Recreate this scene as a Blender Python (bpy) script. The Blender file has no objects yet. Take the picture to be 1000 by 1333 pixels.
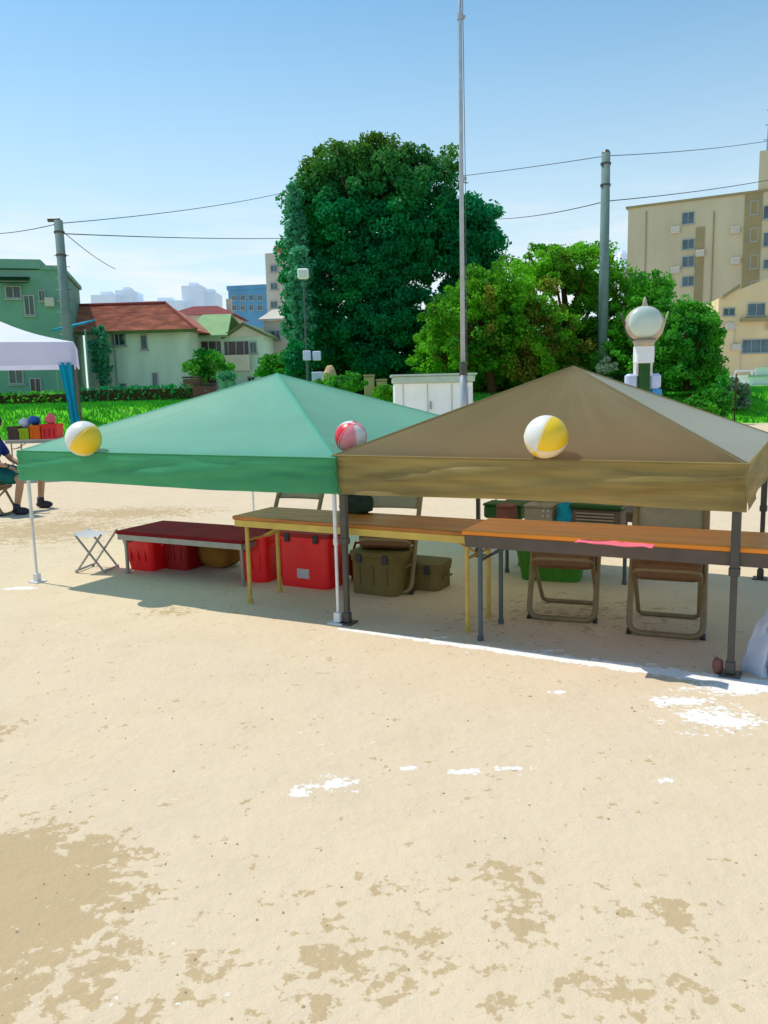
import bpy, math, random
import numpy as np
from mathutils import Vector, Matrix, noise
R = math.radians
rnd = random.Random(7)
scene = bpy.context.scene
COL = scene.collection
# ------------------------------------------------------------------ camera
CZ = 1.6
F_PX, PITCH, ROLL = 1049.1, .1507, .0236
_fw = Vector((0, math.cos(PITCH), -math.sin(PITCH)))
_r0 = Vector((1, 0, 0)); _u0 = Vector((0, math.sin(PITCH), math.cos(PITCH)))
_r = _r0*math.cos(ROLL) - _u0*math.sin(ROLL)
_u = _u0*math.cos(ROLL) + _r0*math.sin(ROLL)
cd = bpy.data.cameras.new('camera'); cam = bpy.data.objects.new('camera', cd); COL.objects.link(cam)
cam.matrix_world = Matrix((( _r.x, _u.x, -_fw.x, 0), (_r.y, _u.y, -_fw.y, 0), (_r.z, _u.z, -_fw.z, CZ), (0, 0, 0, 1)))
cd.sensor_fit = 'VERTICAL'; cd.sensor_height = 36; cd.lens = 36*F_PX/1333
cd.clip_start = .05; cd.clip_end = 3000
scene.camera = cam
# ------------------------------------------------------------------ sky and sun
SUN_EL = R(61); TENT_A = .4985
SUN_T = TENT_A+R(2)
sd = Vector((-math.cos(SUN_T), math.sin(SUN_T), 0))*math.cos(SUN_EL) + Vector((0, 0, math.sin(SUN_EL)))   # towards the sun
w = bpy.data.worlds.new('World'); scene.world = w; w.use_nodes = True
nt = w.node_tree
sky = nt.nodes.new('ShaderNodeTexSky'); sky.sky_type = 'NISHITA'; sky.sun_disc = False
sky.sun_elevation = SUN_EL; sky.sun_rotation = math.atan2(sd.x, sd.y)
sky.air_density = 1.0; sky.dust_density = .3; sky.ozone_density = 5.0; sky.altitude = 0
# thin summer haze whitening the sky towards the horizon
_tc = nt.nodes.new('ShaderNodeTexCoord'); _sx = nt.nodes.new('ShaderNodeSeparateXYZ'); nt.links.new(_tc.outputs['Generated'], _sx.inputs[0])
_mr = nt.nodes.new('ShaderNodeMapRange'); _mr.interpolation_type = 'SMOOTHSTEP'
_mr.inputs[1].default_value = -.05; _mr.inputs[2].default_value = .50; _mr.inputs[3].default_value = .92; _mr.inputs[4].default_value = 0
nt.links.new(_sx.outputs[2], _mr.inputs[0])
_mx = nt.nodes.new('ShaderNodeMix'); _mx.data_type = 'RGBA'; nt.links.new(_mr.outputs[0], _mx.inputs[0]); 
_tn = nt.nodes.new('ShaderNodeMix'); _tn.data_type = 'RGBA'; _tn.blend_type = 'MULTIPLY'; _tn.inputs[0].default_value = 1; _tn.inputs[7].default_value = (.80, 1.08, .97, 1)
nt.links.new(sky.outputs[0], _tn.inputs[6]); nt.links.new(_tn.outputs[2], _mx.inputs[6]); _mx.inputs[7].default_value = (4.7, 5.25, 5.4, 1)
_cm = nt.nodes.new('ShaderNodeMapping'); _cm.inputs['Scale'].default_value = (5, 5, 34); nt.links.new(_tc.outputs['Generated'], _cm.inputs[0])
_cn = nt.nodes.new('ShaderNodeTexNoise'); _cn.inputs['Scale'].default_value = 1.0; _cn.inputs['Detail'].default_value = 7; _cn.inputs['Roughness'].default_value = .6; nt.links.new(_cm.outputs[0], _cn.inputs[0])
_cr = nt.nodes.new('ShaderNodeMapRange'); _cr.inputs[1].default_value = .44; _cr.inputs[2].default_value = .62; nt.links.new(_cn.outputs[0], _cr.inputs[0])
_ce = nt.nodes.new('ShaderNodeMapRange'); _ce.interpolation_type = 'SMOOTHSTEP'; _ce.inputs[1].default_value = .26; _ce.inputs[2].default_value = .06; nt.links.new(_sx.outputs[2], _ce.inputs[0])
_cf = nt.nodes.new('ShaderNodeMath'); _cf.operation = 'MULTIPLY'; nt.links.new(_cr.outputs[0], _cf.inputs[0]); nt.links.new(_ce.outputs[0], _cf.inputs[1])
_cx = nt.nodes.new('ShaderNodeMix'); _cx.data_type = 'RGBA'; nt.links.new(_cf.outputs[0], _cx.inputs[0]); nt.links.new(_mx.outputs[2], _cx.inputs[6]); _cx.inputs[7].default_value = (5.6, 5.65, 5.7, 1)
nt.links.new(_cx.outputs[2], nt.nodes['Background'].inputs[0]); nt.nodes['Background'].inputs[1].default_value = .13
sl = bpy.data.lights.new('sun', 'SUN'); sl.energy = 2.7; sl.angle = R(.5); sl.color = (1, .94, .84)
so = bpy.data.objects.new('sun', sl); COL.objects.link(so); so.rotation_euler = sd.to_track_quat('Z', 'Y').to_euler()
so.location = (-10, 10, 30)
scene.view_settings.view_transform = 'Standard'; scene.view_settings.look = 'None'
scene.view_settings.exposure = .42; scene.view_settings.gamma = 1

# ------------------------------------------------------------------ placing helpers (real depths, metres)
def ray(px, py): return (_fw + _r*((px-500)/F_PX) + _u*((666.5-py)/F_PX))
def at(px, py, Y):
    d = ray(px, py); return Vector((0, 0, CZ)) + d*(Y/d.y)
def atz(px, py, z=0.):
    d = ray(px, py); return Vector((0, 0, CZ)) + d*((z-CZ)/d.z)
def srgb(r, g, b):
    f = lambda c: (c/255/12.92) if c <= 10 else ((c/255+.055)/1.055)**2.4
    return (f(r), f(g), f(b))

# ------------------------------------------------------------------ materials
def mat(name, col, rough=.6, spec=.4, var=.12, scale=6., bump=0., bscale=40., trans=0., metal=0., sheen=0., stretch=None, col2=None, thr=None, tcol=None):
    m = bpy.data.materials.new(name); m.use_nodes = True; t = m.node_tree; n = t.nodes; L = t.links
    b = n['Principled BSDF']; b.inputs['Roughness'].default_value = rough
    b.inputs['Specular IOR Level'].default_value = spec; b.inputs['Metallic'].default_value = metal
    if sheen: b.inputs['Sheen Weight'].default_value = sheen
    tc = n.new('ShaderNodeTexCoord'); mp = n.new('ShaderNodeMapping'); L.new(tc.outputs['Object'], mp.inputs[0])
    if stretch: mp.inputs['Scale'].default_value = stretch
    nz = n.new('ShaderNodeTexNoise'); nz.inputs['Scale'].default_value = scale; nz.inputs['Detail'].default_value = 5
    L.new(mp.outputs[0], nz.inputs[0])
    cr = n.new('ShaderNodeValToRGB'); L.new(nz.outputs[0], cr.inputs[0])
    c = Vector(col); c2 = Vector(col2) if col2 else None
    lo, hi = thr if thr else (.3, .7)
    cr.color_ramp.elements[0].position = lo; cr.color_ramp.elements[1].position = hi
    a = c*(1-var); z = (c2 if c2 else c*(1+var))
    cr.color_ramp.elements[0].color = (*a, 1); cr.color_ramp.elements[1].color = (*[min(1, v) for v in z], 1)
    L.new(cr.outputs[0], b.inputs['Base Color'])
    if bump:
        n2 = n.new('ShaderNodeTexNoise'); n2.inputs['Scale'].default_value = bscale; n2.inputs['Detail'].default_value = 4
        L.new(mp.outputs[0], n2.inputs[0])
        bp = n.new('ShaderNodeBump'); bp.inputs['Strength'].default_value = bump; bp.inputs['Distance'].default_value = .02
        L.new(n2.outputs[0], bp.inputs['Height']); L.new(bp.outputs[0], b.inputs['Normal'])
    if trans:
        tr = n.new('ShaderNodeBsdfTranslucent'); (L.new(cr.outputs[0], tr.inputs[0]) if not tcol else None)
        if tcol: tr.inputs[0].default_value = (*tcol, 1)
        mx = n.new('ShaderNodeMixShader'); mx.inputs[0].default_value = trans
        L.new(b.outputs[0], mx.inputs[1]); L.new(tr.outputs[0], mx.inputs[2]); L.new(mx.outputs[0], n['Material Output'].inputs[0])
    return m

M = dict(
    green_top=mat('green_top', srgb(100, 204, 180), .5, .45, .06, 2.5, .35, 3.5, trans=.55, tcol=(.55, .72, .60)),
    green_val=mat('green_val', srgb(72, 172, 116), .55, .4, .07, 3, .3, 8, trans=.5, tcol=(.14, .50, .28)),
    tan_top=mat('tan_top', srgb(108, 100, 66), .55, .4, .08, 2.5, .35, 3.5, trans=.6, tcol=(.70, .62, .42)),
    tan_sheen=mat('tan_sheen', srgb(190, 196, 180), .5, .5, .05, 2.5, .3, 3.5, trans=.5, tcol=(.62, .60, .48)),  # sun sheen on the right panel put into the colour as pale grey
    tan_val=mat('tan_val', srgb(174, 152, 92), .6, .35, .4, 2.2, .35, 6, trans=.45, tcol=(.42, .34, .15), stretch=(.5, .5, 7)),  # dark streaks in the colour stand in for fold shading and dirt
    white_top=mat('white_top', (.8, .82, .86), .5, .4, .03, 2, .1, 5, trans=.15),
    lilac=mat('lilac', srgb(214, 218, 248), .6, .3, .04, 2, .1, 6, trans=.4),
    cyan=mat('cyan', srgb(0, 165, 200), .6, .3, .15, 3, .3, 6, trans=.3, stretch=(3, 3, .4)),
    steel_dark=mat('steel_dark', srgb(74, 70, 64), .45, .5, .15, 12),
    steel_white=mat('steel_white', (.72, .72, .72), .4, .5, .08, 12),
    alu=mat('alu', srgb(150, 152, 148), .4, .5, .12, 12, metal=.5),
    black=mat('black', (.03, .03, .034), .5, .4, .2, 10),
    slate=mat('slate', srgb(78, 90, 94), .5, .4, .15, 10),
    ochre_steel=mat('ochre_steel', srgb(196, 166, 80), .5, .4, .15, 10),
    wood_dark=mat('wood_dark', srgb(176, 108, 40), .45, .5, .35, 3, .1, 20, stretch=(1, 10, 10)),
    orange_top=mat('orange_top', srgb(240, 140, 30), .35, .5, .18, 2.5, .1, 20, stretch=(1, 8, 8)),
    ochre_edge=mat('ochre_edge', srgb(205, 176, 84), .5, .4, .15, 5),
    edge_dark=mat('edge_dark', srgb(98, 86, 76), .6, .3, .15, 6),
    red=mat('red', (.88, .008, .014), .4, .5, .1, 4),
    red_dark=mat('red_dark', (.33, .004, .008), .5, .4, .15, 4),
    red_cloth=mat('red_cloth', (.22, .004, .007), .8, .2, .2, 3, .3, 20),
    label_grey=mat('label_grey', (.5, .48, .5), .5, .3, .05, 5),
    olive=mat('olive', srgb(112, 98, 54), .7, .3, .2, 4, .3, 12),
    brownsack=mat('brownsack', srgb(140, 98, 40), .8, .2, .25, 4, .5, 12),
    green_tub=mat('green_tub', srgb(60, 126, 30), .45, .4, .1, 4),
    chair_frame=mat('chair_frame', srgb(134, 116, 82), .4, .5, .15, 10),
    chair_seat=mat('chair_seat', srgb(112, 78, 48), .55, .4, .15, 8, .1, 60),
    chair_back=mat('chair_back', srgb(150, 144, 126), .5, .4, .1, 8),
    pink=mat('pink', srgb(236, 110, 125), .8, .2, .15, 8, .3, 20),
    plastic_bag=mat('plastic_bag', (.72, .75, .86), .35, .5, .06, 5, .4, 10, trans=.35),
    skin=mat('skin', srgb(176, 134, 106), .55, .35, .08, 8),
    navy=mat('navy', (.008, .03, .16), .8, .2, .25, 6, .3, 25),
    teal=mat('teal', (.005, .11, .10), .8, .2, .25, 6, .3, 25),
    teal_dark=mat('teal_dark', srgb(44, 62, 54), .8, .2, .4, 8, .3, 25),
    hair=mat('hair', (.02, .015, .012), .6, .3, .2, 30),
    shoe=mat('shoe', (.035, .03, .045), .6, .3, .3, 12),
    white_shed=mat('white_shed', srgb(244, 250, 248), .5, .4, .06, 1.2, .05, 4),
    shed_trim=mat('shed_trim', srgb(176, 198, 184), .5, .4, .12, 2),
    pole_steel=mat('pole_steel', srgb(170, 178, 185), .4, .5, .12, 4, metal=.2),
    conc_pole=mat('conc_pole', srgb(112, 136, 132), .8, .2, .12, 3),
    lamp_mint=mat('lamp_mint', srgb(196, 212, 202), .25, .5, .05, 4),
    lamp_tan=mat('lamp_tan', srgb(182, 168, 146), .5, .4, .12, 8),
    paint_white=mat('paint_white', (.8, .82, .85), .5, .4, .03, 4),
    post_green=mat('post_green', srgb(8, 78, 10), .5, .4, .15, 4),
    bluebag=mat('bluebag', srgb(70, 150, 205), .6, .3, .2, 9, .3, 15, stretch=(4, 4, .6)),
    palebag=mat('palebag', srgb(196, 206, 232), .6, .3, .08, 9, .3, 15),
    b_teal=mat('b_teal', srgb(120, 165, 145), .85, .2, .12, .5),
    b_green=mat('b_green', srgb(206, 230, 202), .85, .2, .12, .9, stretch=(1, 1, .3)),
    b_green2=mat('b_green2', srgb(204, 230, 202), .85, .2, .1, .6, stretch=(1, 1, .3)),
    b_cream=mat('b_cream', srgb(226, 220, 190), .85, .2, .08, .6),
    b_apt=mat('b_apt', srgb(204, 192, 160), .85, .2, .10, .35, stretch=(1, 1, .3)),
    b_apt2=mat('b_apt2', srgb(232, 206, 160), .85, .2, .09, .5, stretch=(1, 1, .3)),
    b_grey=mat('b_grey', srgb(205, 196, 182), .85, .2, .08, .4),
    b_blue=mat('b_blue', srgb(92, 152, 190), .6, .4, .15, .3),
    b_haze=mat('b_haze', srgb(232, 240, 250), .9, .1, .03, .05),  # distance haze put into the wall colour
    b_shade=mat('b_shade', srgb(160, 146, 108), .9, .1, .1, .5),
    roof_red=mat('roof_red', srgb(190, 122, 98), .8, .2, .35, 1.4, .5, 6, stretch=(1, 1, 3)),
    roof_maroon=mat('roof_maroon', srgb(130, 62, 58), .8, .2, .2, 1.4),
    roof_green=mat('roof_green', srgb(140, 176, 122), .8, .2, .1, 1.0),
    roof_olive=mat('roof_olive', srgb(112, 128, 84), .8, .2, .15, 1.0),
    eave_dark=mat('eave_dark', srgb(92, 116, 60), .8, .2, .15, 2),
    glass=mat('glass', srgb(36, 80, 76), .15, .6, .4, .9),
    glass_b=mat('glass_b', srgb(70, 98, 108), .15, .6, .45, .9),
    glass_d=mat('glass_d', srgb(62, 44, 48), .2, .5, .3, 1.5),
    awning=mat('awning', srgb(22, 62, 22), .8, .2, .15, 2),
    frame=mat('frame', srgb(170, 176, 170), .5, .4, .05, 2),
    bark=mat('bark', srgb(80, 62, 40), .9, .1, .3, 5, .5, 12),
    wire=mat('wire', srgb(60, 72, 84), .6, .3, .05, 2),
    block=mat('block', srgb(190, 168, 125), .9, .1, .12, 2, .4, 6),
    clutter=mat('clutter', srgb(128, 84, 76), .8, .2, .25, 3),
    brown_box=mat('brown_box', srgb(92, 76, 70), .8, .2, .1, 4),
    yg=mat('yg', srgb(160, 190, 20), .6, .3, .15, 4),
    orange=mat('orange', srgb(240, 110, 25), .6, .3, .15, 4),
    blue=mat('blue', srgb(40, 90, 180), .5, .3, .15, 4),
    ball_y=mat('ball_y', srgb(252, 208, 40), .35, .5, .04, 4),
    ball_w=mat('ball_w', (.82, .80, .74), .35, .5, .03, 4),
    ball_c=mat('ball_c', srgb(250, 228, 186), .35, .5, .03, 4),
    ball_r=mat('ball_r', srgb(225, 30, 52), .35, .5, .08, 4),
    ball_p=mat('ball_p', srgb(240, 140, 150), .35, .5, .05, 4),
)
def leaf_mat(name, c1, c2, trans=.3, brown=None, nscale=.35, top=None):
    m = bpy.data.materials.new(name); m.use_nodes = True; t = m.node_tree; n = t.nodes; L = t.links
    b = n['Principled BSDF']; b.inputs['Roughness'].default_value = .6; b.inputs['Specular IOR Level'].default_value = .2
    tc = n.new('ShaderNodeTexCoord')
    nz = n.new('ShaderNodeTexNoise'); nz.inputs['Scale'].default_value = nscale; nz.inputs['Detail'].default_value = 6
    nz.inputs['Roughness'].default_value = .65
    L.new(tc.outputs['Object'], nz.inputs[0])
    cr = n.new('ShaderNodeValToRGB'); L.new(nz.outputs[0], cr.inputs[0])
    cr.color_ramp.elements[0].position = .35; cr.color_ramp.elements[0].color = (*c1, 1)
    cr.color_ramp.elements[1].position = .62; cr.color_ramp.elements[1].color = (*c2, 1)
    out = cr.outputs[0]
    if brown:
        n2 = n.new('ShaderNodeTexNoise'); n2.inputs['Scale'].default_value = .3; n2.inputs['Detail'].default_value = 4
        mp = n.new('ShaderNodeMapping'); mp.inputs['Location'].default_value = (3.3, 1.7, .4); mp.inputs['Scale'].default_value = (1.6, 1.6, .6)
        L.new(tc.outputs['Object'], mp.inputs[0]); L.new(mp.outputs[0], n2.inputs[0])
        c3 = n.new('ShaderNodeValToRGB'); c3.color_ramp.elements[0].position = .55; c3.color_ramp.elements[1].position = .62
        c3.color_ramp.elements[0].color = (0, 0, 0, 1); c3.color_ramp.elements[1].color = (1, 1, 1, 1)
        L.new(n2.outputs[0], c3.inputs[0])
        mx = n.new('ShaderNodeMix'); mx.data_type = 'RGBA'; mx.inputs[7].default_value = (*brown, 1)
        L.new(c3.outputs[0], mx.inputs[0]); L.new(out, mx.inputs[6]); out = mx.outputs[2]
    if top:   # olive tint towards the top of the crown
        sx = n.new('ShaderNodeSeparateXYZ'); L.new(tc.outputs['Object'], sx.inputs[0])
        mr = n.new('ShaderNodeMapRange'); mr.inputs[1].default_value = top[0]-.6; mr.inputs[2].default_value = top[0]+2.8; mr.inputs[4].default_value = .85
        ad = n.new('ShaderNodeMath'); ad.operation = 'MULTIPLY_ADD'; ad.inputs[1].default_value = 5.; L.new(nz.outputs[0], ad.inputs[0]); L.new(sx.outputs[2], ad.inputs[2])
        mr.inputs[1].default_value += 2.5; mr.inputs[2].default_value += 2.5; L.new(ad.outputs[0], mr.inputs[0])
        mx = n.new('ShaderNodeMix'); mx.data_type = 'RGBA'; mx.inputs[7].default_value = (*top[1], 1)
        L.new(mr.outputs[0], mx.inputs[0]); L.new(out, mx.inputs[6]); out = mx.outputs[2]
    L.new(out, b.inputs['Base Color'])
    tr = n.new('ShaderNodeBsdfTranslucent'); L.new(out, tr.inputs[0])
    ms = n.new('ShaderNodeMixShader'); ms.inputs[0].default_value = trans
    L.new(b.outputs[0], ms.inputs[1]); L.new(tr.outputs[0], ms.inputs[2]); L.new(ms.outputs[0], n['Material Output'].inputs[0])
    return m
M['leaf_dark'] = leaf_mat('leaf_dark', (.003, .24, .10), (.012, .30, .06), .45, None, .35, (10.2, (.10, .22, .01)))
M['leaf_bright'] = leaf_mat('leaf_bright', (.006, .16, .01), (.22, .66, .02), .45, (.24, .26, .03), .5)
M['leaf_mid'] = leaf_mat('leaf_mid', (.005, .17, .02), (.14, .58, .03), .45, None, .5)
M['leaf_teal'] = leaf_mat('leaf_teal', (.04, .28, .16), (.10, .45, .22), .3, None, .8)
M['leaf_grey'] = leaf_mat('leaf_grey', (.10, .20, .11), (.22, .34, .2), .3, None, .8)
M['leaf_lime'] = leaf_mat('leaf_lime', (.02, .3, .03), (.12, .5, .03), .3, None, .9)

# ------------------------------------------------------------------ mesh helpers
class MB:
    def __init__(s): s.v = []; s.f = []; s.mi = []
    def add(s, vs, fs, mi=0):
        o = len(s.v); s.v += [tuple(v) for v in vs]; s.f += [tuple(i+o for i in f) for f in fs]; s.mi += [mi]*len(fs); return s
    def box(s, c, d, rz=0., bev=0., mi=0, M4=None):
        x, y, z = [k/2 for k in d]; c = Vector(c)
        if bev > 0:
            b = min(bev, x*.9, y*.9, z*.9); vs = []
            ring = []
            for (sx, sy) in ((1, 1), (-1, 1), (-1, -1), (1, -1)):
                ax = [(x, y-b), (x-b, y)]
                if sx*sy < 0: ax = ax[::-1]
                for (qx, qy) in ax: ring.append((sx*qx, sy*qy))
            lv = [(-z, b), (-z+b, 0), (z-b, 0), (z, b)]
            for (zz, ins) in lv:
                for (qx, qy) in ring:
                    vs.append((math.copysign(abs(qx)-ins*(1 if abs(qx) > 0 else 0), qx) if ins else qx, math.copysign(abs(qy)-ins, qy) if ins else qy, zz))
            fs = [tuple(range(7, -1, -1))]
            for k in range(3):
                for i in range(8):
                    j = (i+1) % 8; fs.append((k*8+i, k*8+j, (k+1)*8+j, (k+1)*8+i))
            fs.append(tuple(range(24, 32)))
        else:
            vs = [(sx*x, sy*y, sz*z) for sz in (-1, 1) for sy in (-1, 1) for sx in (-1, 1)]
            fs = [(0, 2, 3, 1), (4, 5, 7, 6), (0, 1, 5, 4), (1, 3, 7, 5), (3, 2, 6, 7), (2, 0, 4, 6)]
        m = Matrix.Rotation(rz, 3, 'Z')
        out = [m @ Vector(v) + c for v in vs]
        if M4: out = [M4 @ v for v in out]
        return s.add(out, fs, mi)
    def tube(s, pts, r, n=8, closed=False, cap=True, mi=0):
        pts = [Vector(p) for p in pts]; N = len(pts); rr = r if isinstance(r, (list, tuple)) else [r]*N
        vs = []; up = None
        for i, p in enumerate(pts):
            if closed: t = (pts[(i+1) % N]-pts[i-1]).normalized()
            else: t = (pts[min(i+1, N-1)]-pts[max(i-1, 0)]).normalized()
            if up is None:
                up = Vector((0, 0, 1)) if abs(t.z) < .9 else Vector((1, 0, 0))
            a = (up - t*up.dot(t)).normalized(); b = t.cross(a); up = a
            for k in range(n):
                q = 2*math.pi*k/n; vs.append(p + a*(rr[i]*math.cos(q)) + b*(rr[i]*math.sin(q)))
        fs = []
        for i in range(N if closed else N-1):
            for k in range(n):
                j = (k+1) % n; i2 = (i+1) % N; fs.append((i*n+k, i*n+j, i2*n+j, i2*n+k))
        if cap and not closed: fs += [tuple(range(n-1, -1, -1)), tuple(range((N-1)*n, N*n))]
        return s.add(vs, fs, mi)
    def sphere(s, c, r, nu=24, nv=14, sc=(1, 1, 1), mi=None):
        vs = [];  fs = []; mis = []
        for j in range(nv+1):
            th = math.pi*j/nv
            for i in range(nu):
                ph = 2*math.pi*i/nu
                vs.append(Vector(c)+Vector((r*sc[0]*math.sin(th)*math.cos(ph), r*sc[1]*math.sin(th)*math.sin(ph), r*sc[2]*math.cos(th))))
        for j in range(nv):
            for i in range(nu):
                k = (i+1) % nu; fs.append((j*nu+i, (j+1)*nu+i, (j+1)*nu+k, j*nu+k))
                mis.append(mi(i/nu, (j+.5)/nv) if mi else 0)
        o = len(s.v); s.v += [tuple(v) for v in vs]; s.f += [tuple(i+o for i in f) for f in fs]; s.mi += mis; return s
    def poly(s, pts, thick_vec, mi=0):
        n = len(pts); pts = [Vector(p) for p in pts]; t = Vector(thick_vec)
        vs = pts + [p+t for p in pts]
        fs = [tuple(range(n-1, -1, -1)), tuple(range(n, 2*n))]+[(i, (i+1) % n, (i+1) % n+n, i+n) for i in range(n)]
        return s.add(vs, fs, mi)
    def build(s, name, mats, parent=None, smooth=False):
        me = bpy.data.meshes.new(name); me.from_pydata(s.v, [], s.f)
        if not isinstance(mats, (list, tuple)): mats = [mats]
        for m in mats: me.materials.append(M[m] if isinstance(m, str) else m)
        if len(mats) > 1: me.polygons.foreach_set('material_index', s.mi)
        if smooth: me.polygons.foreach_set('use_smooth', [True]*len(s.f))
        me.update()
        import bmesh
        bm = bmesh.new(); bm.from_mesh(me); bmesh.ops.recalc_face_normals(bm, faces=bm.faces); bm.to_mesh(me); bm.free()
        o = bpy.data.objects.new(name, me); COL.objects.link(o)
        if parent: o.parent = parent
        return o
def tag(o, label=None, cat=None, group=None, kind=None):
    if label: o['label'] = label
    if cat: o['category'] = cat
    if group: o['group'] = group
    if kind: o['kind'] = kind
    return o
def empty(name, loc, rz=0, label=None, cat=None, group=None):
    o = bpy.data.objects.new(name, None); o.empty_display_size = .2; COL.objects.link(o)
    o.location = loc; o.rotation_euler = (0, 0, rz); return tag(o, label, cat, group)
def copy_tree(o, parent=None):
    c = o.copy(); COL.objects.link(c)
    if parent: c.parent = parent
    for ch in list(o.children): copy_tree(ch, c)
    return c
def arc(cx, cy, r, a0, a1, n=5): return [(cx+r*math.cos(a0+(a1-a0)*i/n), cy+r*math.sin(a0+(a1-a0)*i/n)) for i in range(n+1)]

# ------------------------------------------------------------------ ground (one sheet, with the grass bank as a rise)
def zground(x, y):
    def ss(a, b, t): t = max(0, min(1, (t-a)/(b-a))); return t*t*(3-2*t)
    return 1.15*ss(31, 36, y) + .7*ss(38, 60, y)
ys = [-30, -10, -3, 0, 2, 4, 6, 8, 11, 15, 20, 26, 30, 31, 32, 33, 34, 35, 36, 37, 38, 42, 48, 54, 60, 75, 100, 160, 300, 700, 2000]
xs = [-1500, -600, -200, -90, -50, -30, -20, -12, -6, 0, 6, 12, 20, 30, 50, 90, 200, 600, 1500]
gb = MB()
gb.add([(x, y, zground(x, y)) for y in ys for x in xs], [(j*len(xs)+i, j*len(xs)+i+1, (j+1)*len(xs)+i+1, (j+1)*len(xs)+i) for j in range(len(ys)-1) for i in range(len(xs)-1)])
def ground_material():
    m = bpy.data.materials.new('sand_and_grass'); m.use_nodes = True; t = m.node_tree; n = t.nodes; L = t.links
    b = n['Principled BSDF']; b.inputs['Roughness'].default_value = .95; b.inputs['Specular IOR Level'].default_value = .12
    geo = n.new('ShaderNodeNewGeometry'); pos = geo.outputs['Position']
    def noi(scale, detail=5, rough=.55):
        z = n.new('ShaderNodeTexNoise'); z.inputs['Scale'].default_value = scale; z.inputs['Detail'].default_value = detail; z.inputs['Roughness'].default_value = rough
        L.new(pos, z.inputs[0]); return z.outputs[0]
    def ma(op, a, c=None, d=None, clamp=False):
        x = n.new('ShaderNodeMath'); x.operation = op; x.use_clamp = clamp
        for i, v in enumerate((a, c, d)):
            if v is None: continue
            if isinstance(v, (int, float)): x.inputs[i].default_value = v
            else: L.new(v, x.inputs[i])
        return x.outputs[0]
    def mix(f, a, c):
        x = n.new('ShaderNodeMix'); x.data_type = 'RGBA'; L.new(f, x.inputs[0])
        for i, v in ((6, a), (7, c)):
            if isinstance(v, tuple): x.inputs[i].default_value = (*v, 1)
            else: L.new(v, x.inputs[i])
        return x.outputs[2]
    sx = n.new('ShaderNodeSeparateXYZ'); L.new(pos, sx.inputs[0]); X, Y = sx.outputs[0], sx.outputs[1]
    base = mix(ma('MULTIPLY_ADD', noi(.7, 3), 2.2, -.6, True), SAND1, SAND2)
    base = mix(ma('MULTIPLY_ADD', noi(60, 3), .5, -.1, True), base, SAND3)
    base = mix(ma('MULTIPLY_ADD', noi(2.2, 8, .7), 1.6, -.75, True), base, (.60, .465, .30))
    def blobs(lst):
        acc = None
        for (px, py, rx, ry, wgt) in lst:
            p = atz(px, py)
            vx = ma('DIVIDE', ma('SUBTRACT', X, p.x), rx); vy = ma('DIVIDE', ma('SUBTRACT', Y, p.y), ry)
            d = ma('ADD', ma('MULTIPLY', vx, vx), ma('MULTIPLY', vy, vy))
            g = ma('MULTIPLY', ma('SUBTRACT', 1.0, ma('SQRT', d)), wgt)
            g = ma('MAXIMUM', g, 0.)
            acc = g if acc is None else ma('MAXIMUM', acc, g)
        return acc
    # darker brown patches with noise-broken edges
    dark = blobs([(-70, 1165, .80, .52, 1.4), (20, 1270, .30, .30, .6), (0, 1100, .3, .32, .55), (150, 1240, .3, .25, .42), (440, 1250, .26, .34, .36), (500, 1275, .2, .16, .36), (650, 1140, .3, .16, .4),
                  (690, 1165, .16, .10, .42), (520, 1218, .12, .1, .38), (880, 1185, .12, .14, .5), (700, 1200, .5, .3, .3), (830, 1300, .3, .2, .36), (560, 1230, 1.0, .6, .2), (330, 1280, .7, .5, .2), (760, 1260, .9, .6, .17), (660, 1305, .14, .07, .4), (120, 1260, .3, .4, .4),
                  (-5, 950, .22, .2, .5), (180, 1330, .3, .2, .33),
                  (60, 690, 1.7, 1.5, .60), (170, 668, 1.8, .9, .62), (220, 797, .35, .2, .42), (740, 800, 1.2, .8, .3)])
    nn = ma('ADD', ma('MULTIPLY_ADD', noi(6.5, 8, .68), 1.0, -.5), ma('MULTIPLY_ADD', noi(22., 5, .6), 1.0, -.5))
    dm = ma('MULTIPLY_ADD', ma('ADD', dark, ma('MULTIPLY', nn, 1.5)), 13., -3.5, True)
    col = mix(ma('MULTIPLY', dm, .85), base, DARKPATCH)
    # white chalk dust; glare on the ground by the right leg is painted here too
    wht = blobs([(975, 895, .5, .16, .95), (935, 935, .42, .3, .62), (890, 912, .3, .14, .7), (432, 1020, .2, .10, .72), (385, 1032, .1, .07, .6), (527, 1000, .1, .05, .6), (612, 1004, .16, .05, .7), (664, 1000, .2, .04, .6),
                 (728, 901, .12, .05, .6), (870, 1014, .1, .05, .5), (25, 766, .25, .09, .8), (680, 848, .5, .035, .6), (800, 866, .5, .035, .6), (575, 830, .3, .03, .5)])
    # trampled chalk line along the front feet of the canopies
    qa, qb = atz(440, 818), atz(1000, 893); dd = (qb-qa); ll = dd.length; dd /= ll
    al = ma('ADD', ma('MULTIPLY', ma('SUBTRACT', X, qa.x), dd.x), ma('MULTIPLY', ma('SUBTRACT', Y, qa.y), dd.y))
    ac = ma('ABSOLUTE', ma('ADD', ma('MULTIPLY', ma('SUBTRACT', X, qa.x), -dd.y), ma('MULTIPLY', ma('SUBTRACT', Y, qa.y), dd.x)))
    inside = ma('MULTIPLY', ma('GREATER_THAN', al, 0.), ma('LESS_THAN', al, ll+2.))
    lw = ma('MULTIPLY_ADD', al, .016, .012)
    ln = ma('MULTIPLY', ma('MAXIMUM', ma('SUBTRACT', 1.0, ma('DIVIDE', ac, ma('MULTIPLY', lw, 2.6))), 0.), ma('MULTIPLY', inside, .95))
    wht = ma('MAXIMUM', wht, ln)
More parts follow.
